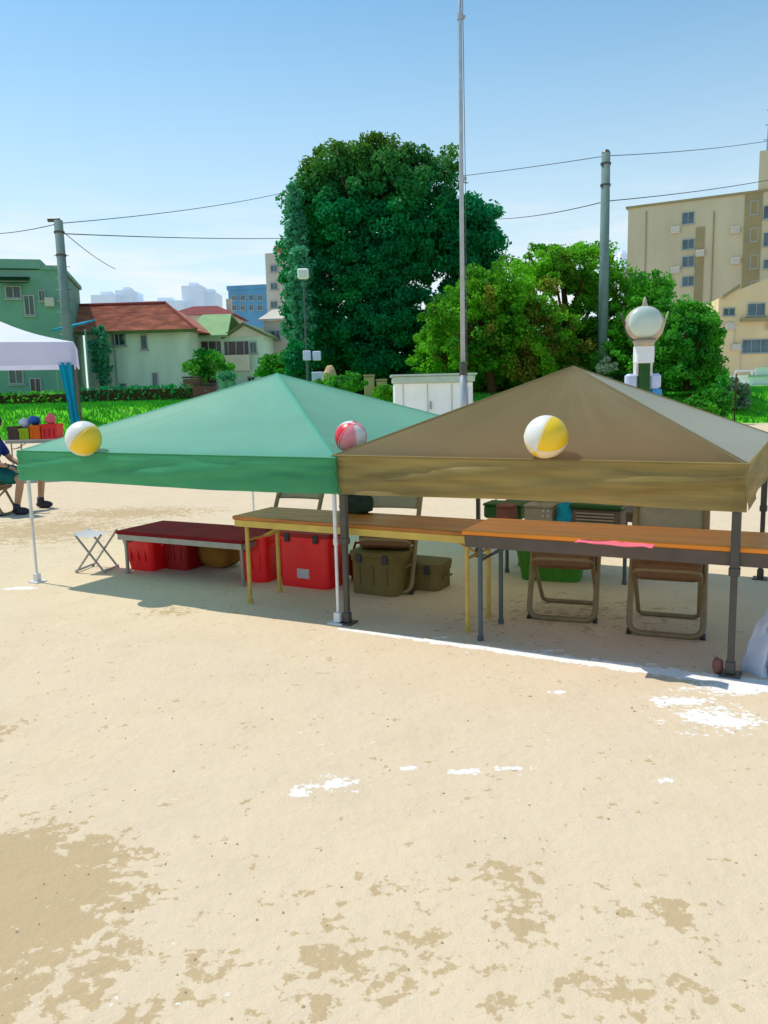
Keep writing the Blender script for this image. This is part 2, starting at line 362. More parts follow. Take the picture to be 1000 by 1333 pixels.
    nw = ma('ADD', ma('MULTIPLY_ADD', noi(9.0, 7, .66), .9, -.45), ma('MULTIPLY_ADD', noi(34., 4, .6), .7, -.35))
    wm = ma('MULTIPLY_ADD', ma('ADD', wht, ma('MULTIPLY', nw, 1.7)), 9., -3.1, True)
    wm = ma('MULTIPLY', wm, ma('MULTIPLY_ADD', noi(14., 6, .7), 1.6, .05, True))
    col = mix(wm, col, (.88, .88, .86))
    # grass beyond Y = 31, ragged edge
    gm = ma('MULTIPLY_ADD', ma('ADD', Y, ma('MULTIPLY', noi(.6, 6), 3.)), 1.2, -38.4, True)
    g = mix(ma('MULTIPLY_ADD', noi(.8, 8, .7), 2.4, -.7, True), (.04, .30, .005), (.16, .66, .01))
    g = mix(ma('MULTIPLY_ADD', noi(.45, 7, .7), 5., -3.0, True), g, (.30, .36, .08))
    col = mix(gm, col, g)
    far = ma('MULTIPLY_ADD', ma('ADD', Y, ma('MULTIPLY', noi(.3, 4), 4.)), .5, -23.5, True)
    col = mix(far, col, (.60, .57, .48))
    L.new(col, b.inputs['Base Color'])
    bp = n.new('ShaderNodeBump'); bp.inputs['Strength'].default_value = .5; bp.inputs['Distance'].default_value = .03
    h = ma('ADD', ma('ADD', ma('MULTIPLY', noi(18, 6, .6), .5), ma('MULTIPLY', noi(3, 3), 1.2)), ma('MULTIPLY', noi(120, 3), .12))
    L.new(h, bp.inputs['Height']); L.new(bp.outputs[0], b.inputs['Normal'])
    return m
SAND1, SAND2, SAND3 = (.71, .565, .40), (.73, .575, .385), (.635, .51, .35)
DARKPATCH = (.50, .36, .19)
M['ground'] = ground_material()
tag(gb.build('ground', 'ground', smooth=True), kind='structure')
# grass blades along the bank
def scatter_quads(name, P, size, m, parent=None, flat=.0, seed=1, aspect=1.):
    rg = np.random.default_rng(seed); N = len(P)
    a = rg.normal(size=(N, 3)); a /= np.linalg.norm(a, axis=1)[:, None]
    b = rg.normal(size=(N, 3)); b -= (a*b).sum(1)[:, None]*a; b /= np.linalg.norm(b, axis=1)[:, None]
    s = size*(.6+.8*rg.random(N))[:, None]
    V = np.stack([P-a*s*.5, P-b*s*.32*aspect, P+a*s*.5, P+b*s*.32*aspect], 1).reshape(-1, 3)
    me = bpy.data.meshes.new(name); me.vertices.add(4*N); me.vertices.foreach_set('co', V.ravel().astype(np.float32))
    me.loops.add(4*N); me.loops.foreach_set('vertex_index', np.arange(4*N, dtype=np.int32))
    me.polygons.add(N); me.polygons.foreach_set('loop_start', np.arange(0, 4*N, 4, dtype=np.int32)); me.polygons.foreach_set('loop_total', np.full(N, 4, dtype=np.int32))
    me.materials.append(M[m]); me.update(); me.validate()
    o = bpy.data.objects.new(name, me); COL.objects.link(o)
    if parent: o.parent = parent
    return o
def grass():
    rg = np.random.default_rng(3); N = 26000
    x = rg.uniform(-28, 26, N); y = rg.uniform(31, 41, N); P = []
    h = .10+.16*rg.random(N)
    z = np.array([zground(a, b) for a, b in zip(x, y)])
    dx = rg.normal(0, .05, N); dy = rg.normal(0, .05, N); wd = .035
    V = np.stack([np.stack([x-wd, y, z-.02], 1), np.stack([x+wd, y, z-.02], 1), np.stack([x+dx, y+dy, z+h], 1)], 1).reshape(-1, 3)
    me = bpy.data.meshes.new('grass'); me.vertices.add(3*N); me.vertices.foreach_set('co', V.ravel().astype(np.float32))
    me.loops.add(3*N); me.loops.foreach_set('vertex_index', np.arange(3*N, dtype=np.int32))
    me.polygons.add(N); me.polygons.foreach_set('loop_start', np.arange(0, 3*N, 3, dtype=np.int32)); me.polygons.foreach_set('loop_total', np.full(N, 3, dtype=np.int32))
    me.materials.append(M['leaf_lime']); me.update()
    o = bpy.data.objects.new('grass', me); COL.objects.link(o); tag(o, kind='stuff')
grass()
def pebbles():
    rg = random.Random(5); b = MB()
    for i in range(900):
        x = rg.uniform(-3, 3.2); y = 1.2+rg.random()**1.5*9; r_ = rg.uniform(.0015, .006)*(1+.5*(rg.random() > .95))
        o = len(b.v)
        for (dx, dy, dz) in ((1, 0, 0), (.3, 1, 0), (-.9, .5, 0), (-.6, -.8, 0), (.5, -.9, 0), (0, 0, .8)):
            b.v.append((x+dx*r_*rg.uniform(.7, 1.3), y+dy*r_*rg.uniform(.7, 1.3), .001+dz*r_))
        b.f += [(o+k, o+(k+1) % 5, o+5) for k in range(5)]; b.mi += [0]*5
    tag(b.build('gravel_specks', 'block'), kind='stuff')
pebbles()

# ------------------------------------------------------------------ buildings
class Facade:
    """vertical plane through pixel (px,py) at depth Y, turned by ang; local x runs along it, z is height above z0, -y is towards the camera"""
    def __init__(s, name, px, Y, ang, label, cat='building', group=None, z0=None):
        p = at(px, 500, Y); z0 = zground(p.x, p.y)-.3 if z0 is None else z0
        s.o = Vector((p.x, p.y, z0)); s.d = Vector((math.cos(ang), math.sin(ang), 0)); s.n = Vector((-math.sin(ang), math.cos(ang), 0))
        s.root = empty(name, s.o, ang, label, cat, group)
    def uv(s, px, py, off=0.):
        d = ray(px, py); c = Vector((0, 0, CZ)); o = s.o + s.n*off
        t = (o-c).dot(s.n)/d.dot(s.n); q = c+d*t-s.o
        return q.dot(s.d), q.z
    def wall(s, px0, px1, pyt, depth, m, name='wall', off=0., zb=0.):
        x0, zt = s.uv(px0, pyt, off); x1, _ = s.uv(px1, pyt, off)
        b = MB(); b.box(((x0+x1)/2, off+depth/2, (zb+zt)/2), (x1-x0, depth, zt-zb)); b.build(name, m, s.root)
        return x0, x1, zt
    def window(s, px0, py0, px1, py1, g='glass', off=0., awning=False, mull=1, fm='frame', name='window'):
        x0, zt = s.uv(px0, py0, off); x1, zb = s.uv(px1, py1, off)
        wd, h = x1-x0, zt-zb; t = min(.07, wd*.12); cx, cz = (x0+x1)/2, (zt+zb)/2
        b = MB()
        b.box((cx, off-.03, zt-t/2), (wd, .12, t)); b.box((cx, off-.03, zb+t/2), (wd, .12, t))
        b.box((x0+t/2, off-.03, cz), (t, .12, h-2*t)); b.box((x1-t/2, off-.03, cz), (t, .12, h-2*t))
        for k in range(mull): b.box((x0+wd*(k+1)/(mull+1), off-.03, cz), (t*.7, .08, h-2*t))
        f = b.build(name, fm, s.root)
        p = MB(); p.box((cx, off-.012, cz), (wd-2*t, .02, h-2*t)); p.build('pane', g, f)
        q = MB(); q.box((cx, off-.09, zb-.05), (wd+.16, .2, .06)); q.build('sill', fm, f)
        if awning:
            a = MB(); a.poly([(x0-.3, off-.005, zt+.5), (x1+.5, off-.005, zt+.5), (x1+.5, off-.9, zt+.1), (x0-.3, off-.9, zt+.1)], (0, 0, -.06)); a.build('awning', 'awning', f)
        return f
# teal building far left
f = Facade('apartment_house', -70, 46, R(14), 'dark teal flat-roofed building at the left edge behind the white canopy')
x0, x1, zt = f.wall(-70, 79, 350, 9, 'b_teal')
b = MB(); xm = f.uv(50, 345)[0]
b.box(((x0+xm)/2, 4.5, zt+.3), (xm-x0+.3, 9.4, .5)); b.box(((xm+x1)/2+.1, 4.5, zt+.12), (x1-xm+.1, 9.3, .24)); b.build('roof', 'b_teal', f.root)
f.window(6, 372, 29, 389, awning=True); f.window(30, 384, 47, 411, 'glass'); f.window(50, 378, 60, 392, 'glass')
f.window(10, 478, 32, 500); f.window(38, 492, 56, 521, 'glass_d'); f.window(-40, 372, -16, 390)
b = MB(); b.box((f.uv(66, 400)[0], -.25, zt-1.8), (.5, .4, .5), bev=.03); b.build('air_unit', 'b_grey', f.root)
# cyan cover beside it
f2 = Facade('garden_shelter', 66, 44, 0, 'small cyan roofed shelter beside the concrete pole at left', 'shelter')
xa, za = f2.uv(66, 424); xb, zb = f2.uv(112, 424)
b = MB(); b.poly([(xa, 0, za-.3), (xb, 0, za+.05), (xb, 1.6, za+.35), (xa, 1.6, za)], (0, 0, .09)); b.build('roof', 'cyan', f2.root)
for q in (xa+.1, xb-.1):
    b = MB(); b.tube([(q, .1, 0), (q, .1, za-.2)], .05, 6); b.build('post', 'b_teal', f2.root)
# red-roofed house
f = Facade('tile_roof_house', 100, 52, R(-3), 'house with brown-red tiled roof and pale green wall, left of centre')
x0, x1, zt = f.wall(110, 243, 432, 7.5, 'b_green')
xr0, zr0 = f.uv(86, 391, 3.2); xr1, zr1 = f.uv(216, 404, 3.2)
e0, ze = f.uv(92, 428, -.6); e1, ze2 = f.uv(256, 438, -.6)
zr = (zr0+zr1)/2; ze = zt-.12
b = MB(); N = 26
def roofrow(t, off):
    y = -.6+t*3.9; z = ze+(zr-ze)*t
    return (e0+(xr0-e0)*t, y, z+off), (e1+(xr1-e1)*t, y, z+off)
prev = None
for k in range(N):   # overlapping tile courses
    a, c = roofrow(k/N, .0); d, g = roofrow((k+1)/N, 0.)
    b.add([Vector(a)+Vector((0, 0, .05)), Vector(c)+Vector((0, 0, .05)), Vector(g)+Vector((0, 0, .0)), Vector(d)+Vector((0, 0, .0)), a, c], [(0, 1, 2, 3), (4, 5, 1, 0)])
b.add([(xr0, 3.3, zr), (xr1, 3.3, zr), (e1, 8.2, ze), (e0, 8.2, ze)], [(0, 1, 2, 3)])
b.add([(e1, -.6, ze), (e1, 8.2, ze), (xr1, 3.3, zr)], [(0, 1, 2)]); b.add([(e0, -.6, ze), (e0, 8.2, ze), (xr0, 3.3, zr)], [(0, 2, 1)])
b.add([(e0, -.6, ze), (e1, -.6, ze), (e1, 8.2, ze), (e0, 8.2, ze)], [(0, 1, 2, 3)])
rf = b.build('roof', 'roof_red', f.root)
b = MB(); b.tube([(xr0, 3.3, zr+.06), (xr1, 3.3, zr+.06)], .13, 8); b.tube([(xr1, 3.3, zr+.05), (e1, -.6, ze+.06)], .1, 6); b.build('ridge_tiles', 'roof_maroon', rf)
b = MB(); b.box(((e0+e1)/2, -.66, ze-.02), (e1-e0, .12, .18)); b.build('gutter', 'eave_dark', f.root)
f.window(145, 434, 165, 450); f.window(183, 436, 193, 455, mull=0); f.window(198, 485, 207, 506, 'glass_b', mull=0); f.window(156, 499, 166, 508, 'glass_b', mull=0)
b = MB()
for px in (124, 138): 
    q = f.uv(px, 450)[0]; b.box((q, -.08, zt/2-.2), (.5, .1, zt-.9))
b.build('pale_cladding', 'b_cream', f.root)
b = MB(); b.tube([(f.uv(150, 450)[0], -.06, 0), (f.uv(150, 450)[0], -.06, ze-.1)], .06, 6); b.build('downpipe', 'frame', f.root)
b = MB(); px, pz = f.uv(247, 398, 3.2)
# far maroon roof house
f = Facade('hip_roof_house', 215, 82, 0, 'low house with dark maroon hipped roof beyond the red tiled one')
x0, x1, zt = f.wall(222, 300, 411, 8, 'b_grey')
xa, za = f.uv(268, 397, 3)
b = MB(); b.add([(x0-.6, -.6, zt), (x1+.6, -.6, zt), (x1+.6, 8.6, zt), (x0-.6, 8.6, zt), (xa-1.5, 4, za), (xa+1, 4, za)], [(0, 1, 5, 4), (1, 2, 5), (2, 3, 4, 5), (3, 0, 4), (3, 2, 1, 0)]); b.build('roof', 'roof_maroon', f.root)
b = MB(); b.box((f.uv(294, 404)[0], 2, zt+.9), (.5, .5, 1.6)); b.build('chimney', 'b_grey', f.root)
f.window(236, 415, 246, 424, 'glass_b')
# pale green roof house
f = Facade('porch_house', 240, 55, R(-4), 'cream and green house with dark open verandas and a pale gable')
x0, x1, zt = f.wall(243, 343, 440, 7, 'b_green2')
b = MB(); a0, _ = f.uv(240, 430, 1); a1, zq = f.uv(310, 411, 3.5)
b.poly([(x0-.3, -.7, zt-.05), (f.uv(300, 440)[0], -.7, zt-.05), (f.uv(302, 412, 3.5)[0], 3.4, zq), (x0+.2, 3.4, zq)], (0, 0, .14)); b.poly([(x0-.3, 7.5, zt-.05), (f.uv(300, 440)[0], 7.5, zt-.05), (f.uv(302, 412, 3.5)[0], 3.45, zq), (x0+.2, 3.45, zq)], (0, 0, .14)); rf = b.build('roof', 'roof_green', f.root)
g0, _ = f.uv(296, 440); g1, _ = f.uv(346, 440); gp, gz = f.uv(318, 424)
b = MB(); b.poly([(g0, -.14, zt-.02), (g1, -.14, zt-.02), (gp, -.14, gz)], (0, 6.8, 0)); b.build('gable', 'b_cream', f.root)
b = MB(); b.poly([(g0-.3, -.45, zt-.15), (gp, -.45, gz+.02), (gp, -.45, gz+.2), (g0-.3, -.45, zt+.03)], (0, 7.3, 0)); b.poly([(gp, -.45, gz+.02), (g1+.3, -.45, zt-.15), (g1+.3, -.45, zt+.03), (gp, -.45, gz+.2)], (0, 7.3, 0)); b.build('gable_roof', 'roof_olive', f.root)
def veranda(px0, px1, y0, y1):
    a, t = f.uv(px0, y0); c, bt = f.uv(px1, y1)
    m = MB(); m.box(((a+c)/2, -.015, (t+bt)/2), (c-a, .03, t-bt)); v = m.build('veranda_opening', 'glass_d', f.root)
    m = MB(); m.box(((a+c)/2, -.5, bt-.5), (c-a+.3, .08, 1.0)); m.box(((a+c)/2, -.27, bt-.98), (c-a+.3, .46, .12)); m.build('parapet', 'b_cream', v)
    for k in range(3): MB().box((a+(c-a)*(k+.5)/3, -.07, (t+bt)/2), (.06, .06, t-bt)).build('mullion', 'frame', v)
veranda(256, 288, 445, 461); veranda(292, 324, 445, 462)
f.window(325, 445, 335, 460, 'glass')
f.window(262, 491, 284, 503, 'glass_d'); f.window(322, 490, 333, 500, 'glass')
# gate clutter by it: brown stacked boxes and pots
for i, (px, py, ww, hh, lab) in enumerate([(252, 497, 1.0, 1.15, 'tall dull red storage locker right of the pale green wall'), (268, 503, 1.2, .75, 'low reddish brown storage box in front of the veranda house')]):
    p = at(px, 512, 47); p.z = zground(p.x, p.y)
    r = empty('storage_locker' if i == 0 else 'storage_box', p, .1*i, lab, 'storage box')
    b = MB(); b.box((0, 0, hh/2-.05), (ww, .7, hh-.1), bev=.03); b.build('body', 'clutter', r)
    b = MB(); b.box((0, 0, hh), (ww+.06, .76, .1), bev=.02); b.build('lid', 'brown_box', r)
    b = MB(); b.box((0, -.37, hh*.5), (.16, .04, .04)); b.build('handle', 'alu', r)
for i, px in enumerate((292, 302)):
    p = at(px, 512, 45); p.z = zground(p.x, p.y); r = empty('planter_pot', p, 0, ['slim teal garden pot, left of a pair below the veranda', 'slim teal garden pot, right of a pair below the veranda'][i], 'pot', 'teal pots below the veranda')
    b = MB(); b.tube([(0, 0, 0), (0, 0, .3), (0, 0, .9), (0, 0, .95)], [.16, .2, .26, .29], 12); b.build('pot', 'b_teal', r)
    scatter_quads('leaves', np.random.default_rng(i).normal(0, .16, (160, 3))+np.array([0, 0, 1.2]), .16, 'leaf_teal', r, seed=i)
# blue block
f = Facade('office_block', 297, 120, R(-10), 'plain blue office block rising behind the low houses')
x0, x1, zt = f.wall(297, 346, 378, 14, 'b_blue')
b = MB(); b.box(((x0+x1)/2, 7, zt+.3), (x1-x0+.3, 14.3, .6)); b.build('parapet', 'b_blue', f.root)
for k in range(4): f.window(302+k*11, 384, 309+k*11, 391, 'glass_b'); f.window(302+k*11, 397, 309+k*11, 404, 'glass_b')
# grey tower behind big tree
f = Facade('slim_tower', 344, 75, R(-12), 'slim grey-beige apartment tower half hidden by the big dark tree')
x0, x1, zt = f.wall(345, 400, 330, 8, 'b_grey')
b = MB(); b.box(((x0+x1)/2+.3, 4, zt+.35), (x1-x0-.8, 7, .7)); b.build('roof', 'roof_red', f.root)
for yy in (345, 368, 392): f.window(352, yy, 362, yy+9, 'glass_b'); f.window(370, yy, 378, yy+9, 'glass')
f = Facade('low_grey_house', 340, 58, R(-6), 'small grey-beige house under the slim tower beside the tree')
x0, x1, zt = f.wall(343, 392, 418, 5, 'b_grey')
b = MB(); b.poly([(x0-.3, -.3, zt), (x1+.3, -.3, zt), (x1+.1, 2.5, zt+.9), (x0+.1, 2.5, zt+.9)], (0, 0, .12)); b.poly([(x0-.3, 5.3, zt), (x1+.3, 5.3, zt), (x1+.1, 2.55, zt+.9), (x0+.1, 2.55, zt+.9)], (0, 0, .12)); b.build('roof', 'b_grey', f.root)
f.window(352, 430, 366, 443, 'glass_b')
# far skyline, distance haze painted in as pale colour
for i, (a, c, t) in enumerate([(118, 150, 384), (150, 172, 378), (188, 236, 392), (236, 262, 372), (266, 280, 380), (808, 822, 330)]):
    f = Facade('distant_tower_block', a, 420+i*9, 0, ['pale far block, leftmost on the skyline above the tiled roof', 'pale far block, second from left on the skyline', 'wide low pale far block above the middle of the tiled roof', 'tallest pale far block on the skyline between pole and blue office', 'narrow pale far block just left of the blue office', 'pale far block at the left edge of the tan apartments'][i], 'building', 'tower blocks on the skyline with haze painted in')
    x0, x1, zt = f.wall(a, c, t, 20, 'b_haze')
    b = MB(); b.box(((x0+x1)/2, 8, zt+1), ((x1-x0)*.4, 8, 2)); b.build('roof_house', 'b_haze', f.root)
# big tan apartment block right
f = Facade('apartment_block', 818, 95, R(-29), 'large tan seven-storey apartment block at right with small window column')
x0, x1, zt = f.wall(818, 1075, 272, 16, 'b_apt')
b = MB(); b.box(((x0+x1)/2, 8, zt+.12), (x1-x0+.5, 16.4, .24)); b.build('parapet', 'b_shade', f.root)
for (y0, y1) in ((277, 291), (312, 324), (334, 347), (360, 372), (395, 405)):
    w_ = f.window(888, y0, 904, y1, 'glass_b')
x_, z_ = f.uv(898, 340); 
b = MB(); b.box((x_+1.0, -.03, z_-3), (.9, .06, 13)); b.build('dark_strip', 'b_shade', f.root)  # narrow darker strip beside the window column
for (y0, y1) in ((262, 279), (297, 314), (332, 349), (366, 383)): f.window(977, y0, 987, y1, 'glass', mull=0)
for (y0, y1) in ((268, 284), (303, 320), (338, 349)): f.window(994, y0, 1010, y1, 'glass_b')
for px, py in ((880, 300), (912, 330), (880, 352), (958, 300), (958, 340)):
    q, z1 = f.uv(px, py); b = MB(); b.box((q, -.25, z1), (.9, .4, .7), bev=.04); b.build('air_unit', 'b_grey', f.root)
for px in (842, 930):
    q, z1 = f.uv(px, 275); b = MB(); b.tube([(q, -.08, 0), (q, -.08, z1)], .06, 6); b.build('drain_pipe', 'b_shade', f.root)
xl, zl = f.uv(975, 256)
b = MB(); b.box((xl+.5, -.04, zt/2), (1.7, .08, zt)); b.build('recess_shade', 'b_shade', f.root)  # recess shading painted as a darker band on the flat wall
for yy in (282, 305, 328, 352):
    q, z1 = f.uv(818, yy)
    b = MB(); b.box((-.25, 2.4, z1-.5), (.8, 3.2, 1.1), bev=.25); b.build('side_balcony', 'b_apt', f.root)
xs0, zs = f.uv(989, 196); xs1, _ = f.uv(1060, 196)
b = MB(); b.box(((xs0+xs1)/2, 4.2, zs/2+zt/2), (xs1-xs0, 8, zs-zt)); b.build('stair_tower', 'b_apt', f.root)
b = MB(); b.tube([(xs0+.6, 4, zs-.01), (xs0+.6, 4, zs+8)], [.3, .12], 6); 
for k in range(4): b.box((xs0+.6, 4, zs+2+k*1.5), (1.2-.2*k, .06, .06))
b.build('aerial', 'b_blue', f.root)
# lower tan building right
f = Facade('low_apartment', 936, 74, R(-12), 'lower warm beige building at right edge with blue-grey windows')
x0, x1, zt = f.wall(936, 1060, 388, 9, 'b_apt2')
a, za = f.uv(1000, 362)
b = MB(); b.poly([(x0, -.02, zt), (x1, -.02, zt), (x1, -.02, za+.6), (a, -.02, za)], (0, 8.9, 0)); b.build('upper_wall', 'b_apt2', f.root)
p0, q0 = f.uv(939, 388); p1, q1 = f.uv(962, 373)
b = MB(); b.poly([(p0, -.5, q0-.15), (p1, -.5, q1-.15), (p1, -.5, q1+.2), (p0, -.5, q0+.2)], (0, .55, 0)); b.build('stair_roof', 'b_shade', f.root)
for px, py in ((950, 425), (1004, 425), (958, 452)):
    q, z1 = f.uv(px, py); b = MB(); b.box((q, -.2, z1), (.75, .32, .6), bev=.03); b.tube([(q+.45, -.05, z1), (q+.45, -.05, z1-2)], .04, 6); b.build('air_unit', 'b_grey', f.root)
f.window(941, 401, 957, 411, 'glass'); f.window(973, 395, 996, 411, 'glass_b'); f.window(966, 442, 1002, 459, 'glass_b', mull=2); f.window(1010, 395, 1030, 411, 'glass_b')
b = MB(); q, z1 = f.uv(984, 416); b.box((q, -.3, z1), (2.6, .5, .3)); b.build('balcony_slab', 'b_shade', f.root)
# white garage, railing
f = Facade('garage', 976, 46, 0, 'small white garage below the beige building at right edge', 'garage')
x0, x1, zt = f.wall(976, 1040, 491, 4, 'white_shed')
b = MB(); b.box(((x0+x1)/2, 2, zt+.06), (x1-x0+.3, 4.3, .12)); b.build('roof', 'shed_trim', f.root)
b = MB()
for k in range(7): b.box(((x0+x1)/2, -.02, .45+k*.13), (x1-x0-.6, .04, .1))
b.build('shutter', 'white_shed', f.root)
f = Facade('railing', 958, 56, 0, 'long white railing in front of the beige building at right', 'railing')
x0, z1 = f.uv(958, 483); x1, _ = f.uv(1045, 483)
b = MB(); b.box(((x0+x1)/2, 0, z1), (x1-x0, .08, .12)); b.box(((x0+x1)/2, 0, z1-.45), (x1-x0, .06, .3)); b.build('rails', 'paint_white', f.root)
for k in range(5):
    b = MB(); b.box((x0+(x1-x0)*k/4, .06, z1/2), (.08, .05, z1)); b.build('post', 'paint_white', f.root)

# white shed between the tents
f = Facade('storage_shed', 513, 27, 0, 'white storage shed with ribbed grey eave behind the two canopies', 'shed', z0=0)
x0, z1 = f.uv(513, 499); x1, _ = f.uv(600, 499); x2, _ = f.uv(616, 499)
b = MB(); b.box(((x0+x1)/2, 1.2, z1/2), (x1-x0, 2.4, z1), bev=.03); b.box((x1+.2, 1.2, z1/2), (.4, 2.3, z1-.02), bev=.02); b.build('wall', 'white_shed', f.root)
b = MB(); b.box(((x0+x1)/2+.2, 1.15, z1+.11), (x1-x0+.5, 2.7, .22), bev=.03); b.box(((x0+x1)/2+.2, 1.15, z1+.25), (x1-x0+.62, 2.85, .06)); b.build('roof', 'shed_trim', f.root)
for k in range(2):
    b = MB(); b.box((x1+.13+.17*k, -.02, z1-.75), (.1, .06, 1.1), bev=.01); b.build('vent_panel', 'paint_white', f.root)
b = MB()
for k in range(3): b.box((x0+.3+(x1-x0-.6)*k/2, -.015, z1/2), (.03, .03, z1-.1))
b.build('panel_seams', 'shed_trim', f.root)
b = MB(); b.box(((x0+x1)/2+.1, -.04, 1.05), (.05, .05, .25)); b.build('handle', 'alu', f.root)

# ------------------------------------------------------------------ trees
def crown_points(shape, n_clump, per, seed, clump_r):
    """shape: list of ellipsoids (cx,cy,cz,rx,ry,rz)"""
    rg = np.random.default_rng(seed); vol = np.array([s[3]*s[4]+s[3]*s[5]+s[4]*s[5] for s in shape]); vol = vol/vol.sum()
    P = []
    for k in range(n_clump):
        s = shape[rg.choice(len(shape), p=vol)]
        d = rg.normal(size=3); d /= np.linalg.norm(d); rr = rg.random()**.28*rg.uniform(.86, 1.06)
        c = np.array(s[:3])+d*np.array(s[3:6])*rr
        r = clump_r*rg.uniform(.6, 1.3)
        q = rg.normal(size=(per, 3)); q /= np.linalg.norm(q, axis=1)[:, None]; q *= (rg.random(per)**.4)[:, None]
        P.append(c+q*r*np.array([1, 1, .7]))
    return np.concatenate(P)
def tree(name, base, shape, nclump, per, clump_r, leaf, lm, label, seed, trunk_r=.25, group=None, core=.72, cat='tree'):
    root = empty(name, base, 0, label, cat, group)
    P = crown_points(shape, nclump, per, seed, clump_r); P[:, 2] = np.maximum(P[:, 2], .15)
    c = scatter_quads('crown', P, leaf, lm, root, seed=seed)
    rg = random.Random(seed)
    b = MB(); top = max(s[2] for s in shape); cx, cy = shape[0][0], shape[0][1]
    b.tube([(0, 0, -.2), (.02, 0, .4), (cx*.3, cy*.3, top*.4), (cx, cy, top)], [trunk_r*1.4, trunk_r, trunk_r*.75, trunk_r*.3], 9)
    for k in range(9):
        s = rg.choice(shape); z0 = top*rg.uniform(.25, .7); a = rg.uniform(0, 6.28)
        e = Vector((s[0]+s[3]*.7*math.cos(a), s[1]+s[4]*.7*math.sin(a), s[2]+s[5]*rg.uniform(-.3, .6)))
        st = Vector((cx*.5*z0/top, cy*.5*z0/top, z0)); mid = st.lerp(e, .5)+Vector((0, 0, -.2))
        b.tube([st, mid, e], [trunk_r*.45, trunk_r*.28, trunk_r*.1], 6)
    b.build('trunk', 'bark', root, True)
    return root
def T(px, Y): p = at(px, 500, Y); return Vector((p.x, p.y, zground(p.x, p.y)))
def mpp(Y): return Y/F_PX
def ell(base, px, py, rxp, ryp, Y, dy=0, depth=1.):
    p = at(px, py, Y+dy); k = mpp(Y); return (p.x-base.x, p.y-base.y, p.z-base.z, rxp*k, rxp*k*depth, ryp*k)
B = T(505, 44); Y = B.y
sh = [ell(B, 500, 300, 112, 95, Y, 0, .7), ell(B, 470, 300, 90, 95, Y, 1, .6), ell(B, 470, 400, 92, 90, Y, 0, .7), ell(B, 560, 380, 92, 120, Y, 0, .7), ell(B, 520, 440, 125, 60, Y, 0, .7),
      ell(B, 432, 226, 36, 40, Y), ell(B, 562, 226, 34, 38, Y), ell(B, 480, 216, 34, 32, Y), ell(B, 400, 360, 30, 90, Y), ell(B, 620, 350, 34, 70, Y), ell(B, 398, 275, 26, 40, Y), ell(B, 520, 215, 26, 34, Y), ell(B, 500, 232, 55, 42, Y), ell(B, 600, 310, 48, 65, Y), ell(B, 412, 320, 36, 65, Y), ell(B, 410, 430, 36, 60, Y), ell(B, 622, 300, 28, 40, Y)]
tree('broadleaf_tree', B, sh, 1350, 150, .60, .20, 'leaf_dark', 'tallest tree, dense very dark green boxy crown behind the flagpole', 11, .5)
# thin whiskers of twigs on top handled by leaf clumps
B = T(640, 37); Y = B.y
sh = [ell(B, 620, 430, 85, 65, Y, 0, .7), ell(B, 660, 390, 60, 45, Y, 0, .7), ell(B, 590, 460, 60, 45, Y), ell(B, 690, 440, 60, 70, Y), ell(B, 625, 385, 40, 34, Y)]
tree('garden_tree', B, sh, 520, 110, .36, .14, 'leaf_bright', 'bright green tree with brownish patches overlapping the right side of the dark tree', 12, .22)
B = T(745, 40); Y = B.y
sh = [ell(B, 730, 400, 82, 70, Y, 0, .7), ell(B, 700, 350, 50, 32, Y), ell(B, 760, 350, 55, 30, Y), ell(B, 800, 410, 62, 55, Y), ell(B, 720, 460, 90, 50, Y), ell(B, 650, 470, 60, 40, Y)]
tree('garden_tree', B, sh, 640, 110, .40, .15, 'leaf_bright', 'wide bright green tree around the right utility pole', 13, .25)
B = T(845, 38); Y = B.y
sh = [ell(B, 840, 430, 45, 62, Y), ell(B, 820, 470, 60, 45, Y), ell(B, 845, 380, 30, 24, Y)]
tree('garden_tree', B, sh, 260, 110, .36, .14, 'leaf_mid', 'dark green tree directly behind the round lamp head', 14, .2)
B = T(895, 35); Y = B.y
sh = [ell(B, 893, 440, 42, 50, Y), ell(B, 890, 490, 50, 50, Y), ell(B, 915, 430, 26, 30, Y), ell(B, 922, 480, 20, 45, Y)]
tree('garden_tree', B, sh, 300, 110, .34, .13, 'leaf_mid', 'rounded mid green tree at right, between round lamp and beige building', 15, .18)
def bush(px, pyc, rxp, ryp, Y, lm, label, seed, n=40, name='bush', cl=.22, leaf=.13, cat='bush', group=None):
    B = T(px, Y); s = ell(B, px, pyc, rxp, ryp, B.y)
    return tree(name, B, [s], n, 60, cl, leaf, lm, label, seed, .05, group, cat=cat)
bush(451, 500, 26, 15, 34, 'leaf_mid', 'round green bush between two tan blocks behind the green canopy peak', 21)
bush(412, 506, 12, 10, 35, 'leaf_mid', 'small green bush left of the tan boulder behind the green canopy', 22, 18)
bush(502, 512, 14, 12, 33, 'leaf_bright', 'small green bush at the left foot of the white shed', 23, 20)
bush(915, 540, 26, 30, 30.5, 'leaf_mid', 'low green bush at right with pale tips behind the canopy', 24, 60)
bush(880, 545, 26, 22, 30.5, 'leaf_teal', 'grey-green low shrub left of the lime bush behind the right roof panel', 25, 36)
bush(936, 525, 14, 36, 30.5, 'leaf_lime', 'upright lime green shrub beside the thin stake at right', 26, 36)
bush(958, 520, 16, 32, 33, 'leaf_grey', 'pale sage green shrub right of the thin stake', 27, 44)
bush(790, 495, 14, 30, 31, 'leaf_grey', 'pale sage shrub left of the round lamp post', 31, 34)
bush(131, 460, 10, 42, 50.5, 'leaf_teal', 'tall teal-green climber against the left end of the pale wall', 28, 60, 'climbing_plant', .3, .2, 'plant')
bush(272, 476, 28, 20, 48, 'leaf_mid', 'green hedge mound below the veranda house windows', 29, 40, 'bush', .4, .22)
